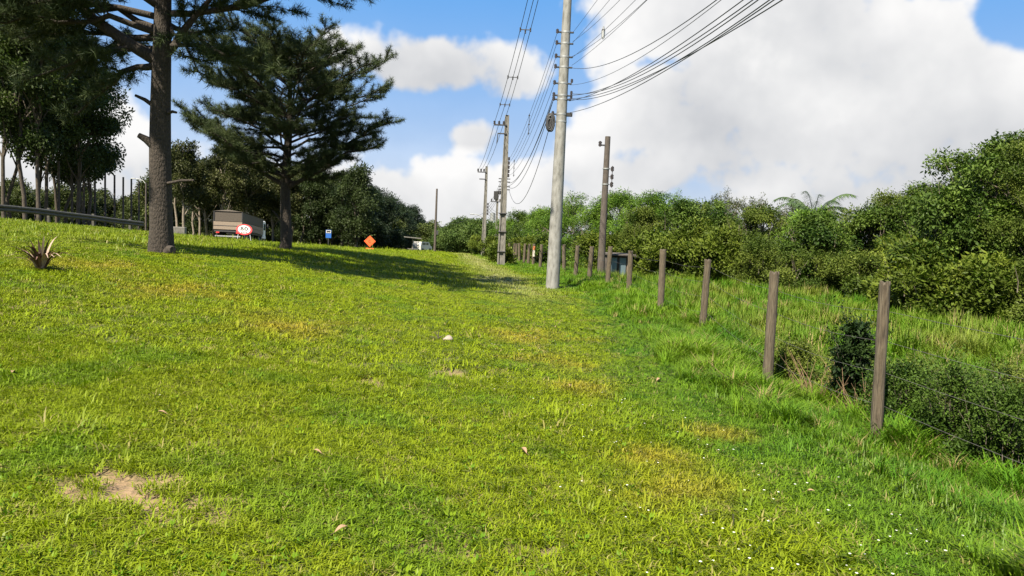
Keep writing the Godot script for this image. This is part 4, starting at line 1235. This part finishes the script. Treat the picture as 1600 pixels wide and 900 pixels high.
func build_signs_and_vehicles() -> void:
	# round 80 sign propped on the grass
	var t := thing("speed_sign", "round white speed sign with red rim reading 80 leaning back on two legs", "sign", on_ground(-14.75, 39.0), 0.38)
	var tilt := Basis(Vector3.RIGHT, -0.8)
	var ctr := Vector3(0, 0.68, 0)
	var plate := part("plate", disc(0.41, -0.012, 0.012), M.red_paint, t)
	plate.transform = Transform3D(tilt, ctr)
	part("face", disc(0.315, 0.0, 0.018), M.sign_white, plate)
	word("80", 0.38, 0.012, M.black_paint, plate, "number").position = Vector3(0, 0.04, 0.024)
	word("km/h", 0.13, 0.012, M.black_paint, plate, "unit").position = Vector3(0, -0.24, 0.024)
	for s in [-1.0, 1.0]:
		rod("leg", Vector3(s * 0.3, 0.42, 0.24), Vector3(s * 0.38, -0.15, 0.42), 0.02, M.galvanised, t)
		rod("leg", Vector3(s * 0.25, 0.8, -0.15), Vector3(s * 0.34, -0.15, -0.5), 0.02, M.dark_metal, t)
	# orange diamond
	var og := thing("roadworks_sign", "orange diamond roadworks sign above a small orange panel", "sign", on_ground(-11.3, 56.0), 0.2)
	var dm := lump("plate", Vector3.ZERO, Vector3(0.64, 0.64, 0.02), M.orange_paint, og, 0.004)
	dm.transform = Transform3D(Basis(Vector3.BACK, PI / 4.0), Vector3(0, 0.78, 0))
	var bd := MB.new()
	for k in 4:
		bd.box(Transform3D(Basis(Vector3.BACK, k * PI / 2.0), Vector3.ZERO) * Transform3D(Basis(), Vector3(0, 0.275, 0.013)), Vector3(0.53, 0.016, 0.006))
	part("border", bd, M.orange_dark, dm)
	var sy := MB.new()
	var arc := []
	for k in 9: arc.append(Vector3(cos(0.6 + k * 0.5) * 0.1, sin(0.6 + k * 0.5) * 0.1, 0.014))
	sy.tube(arc, taper(0.022, 0.022, 8), 6)
	part("symbol", sy, M.orange_dark, dm)
	lump("lower_panel", Vector3(0, 0.12, 0.01), Vector3(0.62, 0.26, 0.02), M.orange_paint, og, 0.004)
	lump("skirt_stripe", Vector3(0, 0.13, 0.024), Vector3(0.3, 0.1, 0.006), M.white_paint, og, 0.001)
	for s in [-1.0, 1.0]: rod("leg", Vector3(s * 0.15, 0.75, -0.03), Vector3(s * 0.28, -0.15, -0.15), 0.02, M.dark_metal, og)
	# bus stop sign
	var bs := thing("bus_stop_sign", "blue bus stop sign with a white bus panel on a dark post", "sign", on_ground(-15.85, 61.0), 0.15)
	rod("post", Vector3(0, -0.3, 0), Vector3(0, 1.6, 0), 0.045, M.dark_metal, bs)
	lump("plate", Vector3(0, 1.22, 0.05), Vector3(0.46, 0.68, 0.03), M.blue_paint, bs, 0.004)
	lump("white_panel", Vector3(0, 1.42, 0.075), Vector3(0.4, 0.24, 0.014), M.sign_white, bs, 0.002)
	var ic := MB.new()
	ic.box(Transform3D(Basis(), Vector3(0, 1.44, 0.085)), Vector3(0.3, 0.11, 0.008))
	ic.box(Transform3D(Basis(), Vector3(-0.08, 1.37, 0.085)), Vector3(0.05, 0.05, 0.008))
	ic.box(Transform3D(Basis(), Vector3(0.08, 1.37, 0.085)), Vector3(0.05, 0.05, 0.008))
	part("bus_pictogram", ic, M.black_paint, bs)
	# truck going away downhill
	var heading := Vector3(-0.164, 0, -0.986)
	var rear := Vector3(-27.2, 0.05, -67.8)
	var tk := thing("cargo_truck", "large cargo truck with dark tarpaulin sides over pale timber boards", "truck", rear, 0.0)
	tk.basis = Basis.looking_at(heading + Vector3(0, -0.045, 0), Vector3.UP)
	# local: -z ahead, +x right
	var L := 11.0
	var bed := MB.new()
	bed.box(Transform3D(Basis(), Vector3(0, 0.98, -L / 2)), Vector3(2.5, 0.2, L), 0.02)
	part("chassis", bed, M.dark_metal, tk)
	for s in [-1.0, 1.0]:
		for q in 6:
			for row in 2:
				lump("side_board", Vector3(s * 1.28, 1.29 + row * 0.38, -L / 12 - q * L / 6), Vector3(0.06, 0.36, L / 6 - 0.03), M.plank, tk, 0.01)
	for row in 2: lump("tail_board", Vector3(0, 1.29 + row * 0.38, 0.03), Vector3(2.6, 0.36, 0.06), M.plank, tk, 0.01)
	lump("tail_rail", Vector3(0, 1.48, 0.07), Vector3(2.6, 0.05, 0.02), M.dark_metal, tk)
	lump("tarpaulin", Vector3(0, 2.35, -L / 2), Vector3(2.58, 1.0, L - 0.02), M.tarp, tk, 0.05)
	var tt := MB.new()
	tt.quad(Vector3(-1.34, 2.84, 0.06), Vector3(1.34, 2.84, 0.06), Vector3(0, 3.0, 0.0), Vector3(0, 3.0, 0.0))
	tt.quad(Vector3(1.34, 2.84, 0.06), Vector3(1.34, 2.84, -L), Vector3(0, 3.0, -L), Vector3(0, 3.0, 0))
	tt.quad(Vector3(-1.34, 2.84, -L), Vector3(-1.34, 2.84, 0.06), Vector3(0, 3.0, 0), Vector3(0, 3.0, -L))
	part("tarpaulin_roof", tt, M.tarp, tk)
	for s in [-1.0, 1.0]:
		for z in [-0.02]: lump("corner_post", Vector3(s * 1.27, 2.3, z + 0.04), Vector3(0.08, 1.1, 0.06), M.dark_metal, tk)
		lump("tail_light", Vector3(s * 0.9, 0.82, 0.05), Vector3(0.3, 0.12, 0.05), M.red_paint, tk)
		lump("mud_flap", Vector3(s * 0.85, 0.5, -0.7), Vector3(0.5, 0.5, 0.03), M.rubber, tk)
	lump("bumper", Vector3(0, 0.48, 0.0), Vector3(2.3, 0.12, 0.08), M.galvanised, tk)
	for z in [-1.3, -2.55, -9.0, -10.2]:
		for s in [-1.0, 1.0]:
			var tyre := MB.new()
			tyre.tube([Vector3(s * 0.75, 0, 0), Vector3(s * 0.8, 0, 0), Vector3(s * 1.2, 0, 0), Vector3(s * 1.25, 0, 0)], [0.44, 0.5, 0.5, 0.44], 20)
			var wheel := part("wheel", tyre, M.rubber, tk)
			wheel.position = Vector3(0, 0.5, z)
			var hub := MB.new()
			hub.tube([Vector3(s * 1.2, 0, 0), Vector3(s * 1.262, 0, 0)], [0.26, 0.2], 16)
			part("hub", hub, M.galvanised, wheel)
	var cab := lump("cab", Vector3(0, 1.65, -L - 1.1), Vector3(2.4, 2.1, 1.9), M.white_paint, tk, 0.12)
	lump("side_window", Vector3(1.205, 2.0, -L - 1.2), Vector3(0.02, 0.7, 1.0), M.glass, cab)
	lump("mirror", Vector3(1.45, 2.1, -L - 1.9), Vector3(0.12, 0.5, 0.2), M.black_paint, cab, 0.03)
	lump("fender", Vector3(1.1, 0.85, -L - 1.1), Vector3(0.35, 0.4, 1.4), M.white_paint, cab, 0.08)
	for s in [-1.0, 1.0]:
		var tyre := MB.new()
		tyre.tube([Vector3(s * 0.85, 0, 0), Vector3(s * 1.2, 0, 0)], [0.5, 0.5], 20)
		part("wheel", tyre, M.rubber, tk).position = Vector3(0, 0.5, -L - 1.3)
	# white van beyond the end of the verge
	var cr := thing("white_van", "small white van parked far off beyond the end of the verge", "van", on_ground(-16.4, 128.0), 1.2)
	var body := MB.new()
	var outline := [Vector2(-2.1, 0.35), Vector2(2.1, 0.35), Vector2(2.15, 0.9), Vector2(1.5, 1.1), Vector2(0.85, 1.75), Vector2(-1.9, 1.8), Vector2(-2.12, 1.1)]
	for k in 7:
		var a: Vector2 = outline[k]; var b2: Vector2 = outline[(k + 1) % 7]
		body.quad(Vector3(b2.x, b2.y, -0.85), Vector3(a.x, a.y, -0.85), Vector3(a.x, a.y, 0.85), Vector3(b2.x, b2.y, 0.85))
	for z in [-0.85, 0.85]:
		for k in range(1, 6):
			var a2 := Vector3(outline[0].x, outline[0].y, z); var b3 := Vector3(outline[k].x, outline[k].y, z); var c3 := Vector3(outline[k + 1].x, outline[k + 1].y, z)
			if z > 0: body.tri(a2, b3, c3)
			else: body.tri(a2, c3, b3)
	part("body", body, M.sign_white, cr)
	for z in [-0.855, 0.855]:
		lump("window", Vector3(0.3, 1.42, z), Vector3(0.9, 0.42, 0.02), M.glass, cr)
		lump("window", Vector3(-0.95, 1.42, z), Vector3(1.2, 0.42, 0.02), M.glass, cr)
		for x in [-1.35, 1.35]:
			var wb := MB.new()
			wb.tube([Vector3(0, 0, -0.1), Vector3(0, 0, 0.1)], [0.33, 0.33], 16)
			part("wheel", wb, M.rubber, cr).position = Vector3(x, 0.33, z * 0.93)
	# bus shelter roof on one post
	var sh := thing("bus_shelter", "small shelter with a thin slab roof on a slim post in front of the conifers", "shelter", on_ground(-12.3, 86.0), 0.25)
	lump("roof", Vector3(0, 1.75, 0), Vector3(2.0, 0.12, 1.2), M.old_concrete, sh, 0.02).rotation.z = -0.06
	lump("post", Vector3(0.1, 0.7, 0), Vector3(0.12, 2.0, 0.12), M.old_concrete, sh)
	lump("bench", Vector3(0.1, 0.4, 0.3), Vector3(1.2, 0.08, 0.35), M.old_concrete, sh)
	# little booth behind the fence
	var bo := thing("timber_booth", "small brown timber booth with blue grey doors behind the fence posts", "booth", on_ground(5.3, 37.0), 0.35)
	lump("side_wall", Vector3(-0.62, 0.72, 0), Vector3(0.08, 1.5, 0.9), M.dark_wood, bo)
	lump("side_wall", Vector3(0.62, 0.72, 0), Vector3(0.3, 1.5, 0.9), M.plank, bo)
	lump("back_wall", Vector3(0, 0.72, -0.42), Vector3(1.2, 1.5, 0.06), M.dark_wood, bo)
	lump("roof", Vector3(0.05, 1.5, 0.02), Vector3(1.6, 0.08, 1.1), M.dark_wood, bo).rotation.x = 0.06
	for s in [-1.0, 1.0]:
		var dr := lump("door", Vector3(-0.06 + s * 0.26, 0.76, 0.4), Vector3(0.48, 1.25, 0.04), M.dark_wood, bo)
		lump("pane", Vector3(-0.06 + s * 0.26, 0.8, 0.425), Vector3(0.36, 1.05, 0.02), M.panel_blue, dr)

func lawn_colour(x: float, d: float, r: RandomNumberGenerator) -> Color:
	var n := patch_noise.get_noise_2d(x * 3.0, d * 1.6)
	var m := fine_noise.get_noise_2d(x + 7.0, d)
	var q := x - fence_x(d)
	var lush := clampf(smoothstep(-3.4, -0.6, q + n * 1.5) + 0.55 * smoothstep(0.05, 0.5, m), 0.0, 1.0)
	var c := Color(0.19, 0.25, 0.006).lerp(Color(0.085, 0.19, 0.009), clampf(lush + 0.25 * n, 0.0, 1.0))
	c = c.lerp(Color(0.28, 0.26, 0.012), clampf(0.35 * n, 0.0, 0.35))
	if d < 20.0: c = c.lerp(Color(0.38, 0.28, 0.035), 0.6 * dry_at(x, d))
	c = c.lerp(Color(0.36, 0.33, 0.18), 0.55 * track_at(x, d))
	if r.randf() < 0.05: c = c.lerp(Color(0.3, 0.24, 0.1), 0.7)
	return c * r.randf_range(0.78, 1.2)

func build_grass() -> void:
	var r := RandomNumberGenerator.new()
	r.seed = 2024
	var meshes := [blade_tuft(12, 0.06, 0.02, 0.08, 0.0042, 1.75, 11), blade_tuft(16, 0.1, 0.03, 0.085, 0.0054, 1.45, 12), blade_tuft(26, 0.26, 0.045, 0.11, 0.008, 0.8, 13), blade_tuft(34, 0.6, 0.07, 0.17, 0.018, 0.7, 14)]
	var zones := [[2.6, 8.5, 760.0], [8.5, 22.0, 210.0], [22.0, 52.0, 26.0], [52.0, 135.0, 3.6]]
	var lawn_words := ["short mown grass in the foreground of the verge", "short mown grass across the middle of the verge", "sunlit grass of the verge around the pines and poles", "far grass of the verge towards the road end"]
	for z in 4:
		var buf := PackedFloat32Array()
		var d0: float = zones[z][0]; var d1: float = zones[z][1]
		var total := int((0.9 * (d1 * d1 - d0 * d0) + 4.0 * (d1 - d0)) * zones[z][2])
		for k in total:
			var d := sqrt(lerpf(d0 * d0, d1 * d1, r.randf()))
			var half := 0.9 * d + 2.0
			var x := r.randf_range(-half, half)
			var q := x - fence_x(d)
			if q > 0.6: continue
			if x < -25.0 and x > -33.5 and d < 80.0: continue
			if d < 16.0:
				var ba := bare_at(x, d)
				if r.randf() < ba * 0.93: continue
			if z < 3 and r.randf() < 0.55 * track_at(x, d): continue
			var s := r.randf_range(0.7, 1.25) * (1.0 + 0.6 * clampf(fine_noise.get_noise_2d(x * 0.7, d * 0.7), 0.0, 1.0))
			var bank := smoothstep(-6.0, -13.0, x) * smoothstep(9.0, 18.0, d)
			var sy := s * (1.0 + 0.6 * bank + 1.0 * smoothstep(-1.6, -0.3, q))
			if r.randf() < 0.01:
				s *= 1.5; sy *= 2.0
			var b := Basis(Vector3.UP, r.randf() * TAU).scaled(Vector3(s, sy, s))
			push(buf, b, Vector3(x, ground_y(x, -d), -d), lawn_colour(x, d, r))
		var o := copies("lawn_grass" if z == 0 else "lawn_grass_%03d" % z, meshes[z], buf, self)
		tag(o, lawn_words[z], "grass", "", "stuff")
	# tall grass along the fence and in the ditch
	var tall := [blade_tuft(16, 0.1, 0.2, 0.56, 0.0075, 0.75, 21), blade_tuft(22, 0.2, 0.24, 0.58, 0.012, 0.7, 22)]
	var tb := [PackedFloat32Array(), PackedFloat32Array()]
	for k in 80000:
		var d := lerpf(2.8, 75.0, pow(r.randf(), 1.7))
		var q := lerpf(-1.25, 10.5, pow(r.randf(), 1.35))
		if d < 18.0 and q > 0.62 * d + 1.0: continue
		var x := fence_x(d) + q
		var n := patch_noise.get_noise_2d(x * 4.0, d * 3.0)
		var edge := smoothstep(-1.35, -0.25, q + n * 0.9)
		if q < -0.2 and r.randf() > edge: continue
		if q > 0.5 and r.randf() < 0.25 + 0.5 * clampf(-n * 3.0, 0.0, 1.0): continue
		var s := r.randf_range(0.65, 1.2)
		var clump := fine_noise.get_noise_2d(x * 1.4 + 60.0, d * 1.4)
		var hh := s * (0.4 + 0.15 * edge + 0.45 * smoothstep(0.05, 0.9, q)) * clampf(1.0 + 0.4 * n + 1.0 * clump, 0.55, 1.7)
		if d > 40.0: hh *= 0.75
		var c := Color(0.065, 0.16, 0.01).lerp(Color(0.14, 0.23, 0.014), clampf(0.45 + n + r.randfn() * 0.2, 0.0, 1.0))
		if q > 1.5: c = c.lerp(Color(0.16, 0.19, 0.03), clampf(0.12 + n * 1.2 + r.randfn() * 0.15, 0.0, 0.8))
		if q > 0.5 and q < 3.2 and d < 14.0 and r.randf() < 0.14: c = Color(0.26, 0.2, 0.07)
		if r.randf() < 0.06: c = Color(0.26, 0.21, 0.09)
		var which := 0 if d < 16.0 else 1
		var wd := clampf(hh * 1.15, 0.45, 1.1)
		push(tb[which], Basis(Vector3.UP, r.randf() * TAU).scaled(Vector3(wd, hh, wd)), Vector3(x, ground_y(x, -d) - 0.01, -d), c * r.randf_range(0.8, 1.2))
	tag(copies("tall_grass", tall[0], tb[0], self), "lush tall grass around the nearer fence posts and in the ditch", "grass", "", "stuff")
	tag(copies("tall_grass_001", tall[1], tb[1], self), "tall grass along the farther fence posts and below the thicket", "grass", "", "stuff")
	# broad-leaved weeds
	var weed := leaf_cluster(9, 0.035, 0.05, 0.0075, 31, -0.3)
	var wb := PackedFloat32Array()
	for k in 5000:
		var d := lerpf(3.0, 20.0, pow(r.randf(), 1.3))
		var x := r.randf_range(-0.85 * d - 1.0, minf(0.85 * d + 1.0, fence_x(d)))
		if fine_noise.get_noise_2d(x * 0.5 + 80.0, d * 0.5) < 0.02: continue
		var s := r.randf_range(0.5, 1.2)
		push(wb, Basis(Vector3.UP, r.randf() * TAU).scaled(Vector3(s, s * 0.7, s)), Vector3(x, ground_y(x, -d) + 0.02, -d), Color(0.08, 0.17, 0.01).lerp(Color(0.16, 0.23, 0.012), r.randf()))
	tag(copies("lawn_weeds", weed, wb, self), "low broad leaved weeds scattered through the short grass", "weeds", "", "stuff")
	# little white flowers
	var fb := MB.new()
	for k in 6:
		var a := TAU * k / 6.0
		var dir := Vector3(cos(a), 0.25, sin(a))
		var side := Vector3(-sin(a), 0, cos(a)) * 0.003
		fb.tri(Vector3(0, 0.03, 0), Vector3(0, 0.03, 0) + dir * 0.006 + side, Vector3(0, 0.03, 0) + dir * 0.006 - side, Vector3.UP)
	var flower := fb.mesh(M.petal)
	var fl := PackedFloat32Array()
	for k in 1700:
		var d := lerpf(3.2, 34.0, pow(r.randf(), 1.4))
		var x := r.randf_range(-0.6 * d, minf(0.8 * d + 1.0, fence_x(d)))
		var n := fine_noise.get_noise_2d(x * 0.45 + 30.0, d * 0.45) + 0.35 * smoothstep(0.5, 2.5, x) * smoothstep(7.0, 4.0, d)
		if n < 0.2 or r.randf() > (n - 0.2) * 3.0: continue
		var s := r.randf_range(0.7, 1.4)
		push(fl, Basis(Vector3.UP, r.randf() * TAU).scaled(Vector3(s, s * 1.3, s)), Vector3(x, ground_y(x, -d) + 0.015, -d), Color(0.62, 0.62, 0.58))
	tag(copies("white_flowers", flower, fl, self), "tiny white flowers dotted through the short grass", "flowers", "", "stuff")

func build_small() -> void:
	# pale stone with a dark twig
	var st := thing("stone", "small pale stone lying alone in the middle of the lawn", "stone", on_ground(-0.98, 11.2))
	var sm := SphereMesh.new()
	sm.radius = 0.06; sm.height = 0.09; sm.radial_segments = 12; sm.rings = 6
	var sb := MB.new()
	var arr := sm.get_mesh_arrays()
	var vv: PackedVector3Array = arr[Mesh.ARRAY_VERTEX]
	var nn: PackedVector3Array = arr[Mesh.ARRAY_NORMAL]
	for k in vv.size():
		var p := vv[k]
		var f := 1.0 + 0.18 * sin(p.x * 60.0 + 1.0) + 0.14 * sin(p.y * 70.0 + p.z * 50.0)
		sb.vert(Vector3(p.x * 1.5, p.y + 0.035, p.z) * f, nn[k])
	sb.i = arr[Mesh.ARRAY_INDEX]
	part("rock", sb, M.stone, st)
	var tw := thing("twig", "small dark forked twig sticking up beside the pale stone", "twig", on_ground(-1.14, 11.2))
	for e in [[Vector3(-0.06, 0.14, 0), Vector3(0.03, 0.0, 0)], [Vector3(0.02, 0.18, 0.02), Vector3(0, 0.02, 0)], [Vector3(0.1, 0.09, 0.03), Vector3(-0.04, 0.0, 0.01)], [Vector3(-0.12, 0.07, 0.03), Vector3(0.02, 0.0, 0.0)]]:
		var b := MB.new()
		b.tube([e[1] - Vector3(0, 0.02, 0), (e[0] + e[1]) / 2.0 + Vector3(0, 0.015, 0), e[0]], [0.009, 0.008, 0.004], 5)
		part("branch", b, M.dark_bark, tw)
	# fallen leaves
	var r := RandomNumberGenerator.new()
	r.seed = 55
	for q in [[-4.75, 6.75], [0.2, 10.7], [0.72, 8.2], [-1.9, 15.6], [0.15, 5.6], [-1.4, 5.2], [-2.9, 5.9], [1.9, 8.9], [-0.9, 3.9], [2.2, 5.0], [-3.2, 4.4], [0.9, 14.0]]:
		var o := thing("fallen_leaf", "curled dry brown leaf lying on the short grass", "leaf", on_ground(q[0], q[1]) + Vector3(0, 0.035, 0), r.randf() * TAU, "fallen leaves on the lawn")
		o.scale = Vector3.ONE * r.randf_range(0.5, 0.8)
		var b := MB.new()
		var last := []
		for k in 6:
			var f := k / 5.0
			var w := 0.026 * sin(f * PI * 0.92 + 0.12)
			var y := 0.03 * sin(f * 2.5) + 0.01
			var now := [Vector3(f * 0.13 - 0.065, y + w * 0.5, -w), Vector3(f * 0.13 - 0.065, y, 0), Vector3(f * 0.13 - 0.065, y + w * 0.4, w)]
			if k > 0:
				b.quad(last[1], last[0], now[0], now[1]); b.quad(last[2], last[1], now[1], now[2])
			last = now
		part("blade", b, M.dry_leaf, o)
		rod("stalk", Vector3(-0.065, 0.01, 0), Vector3(-0.11, 0.0, 0.01), 0.002, M.dry_stem, o, 5)
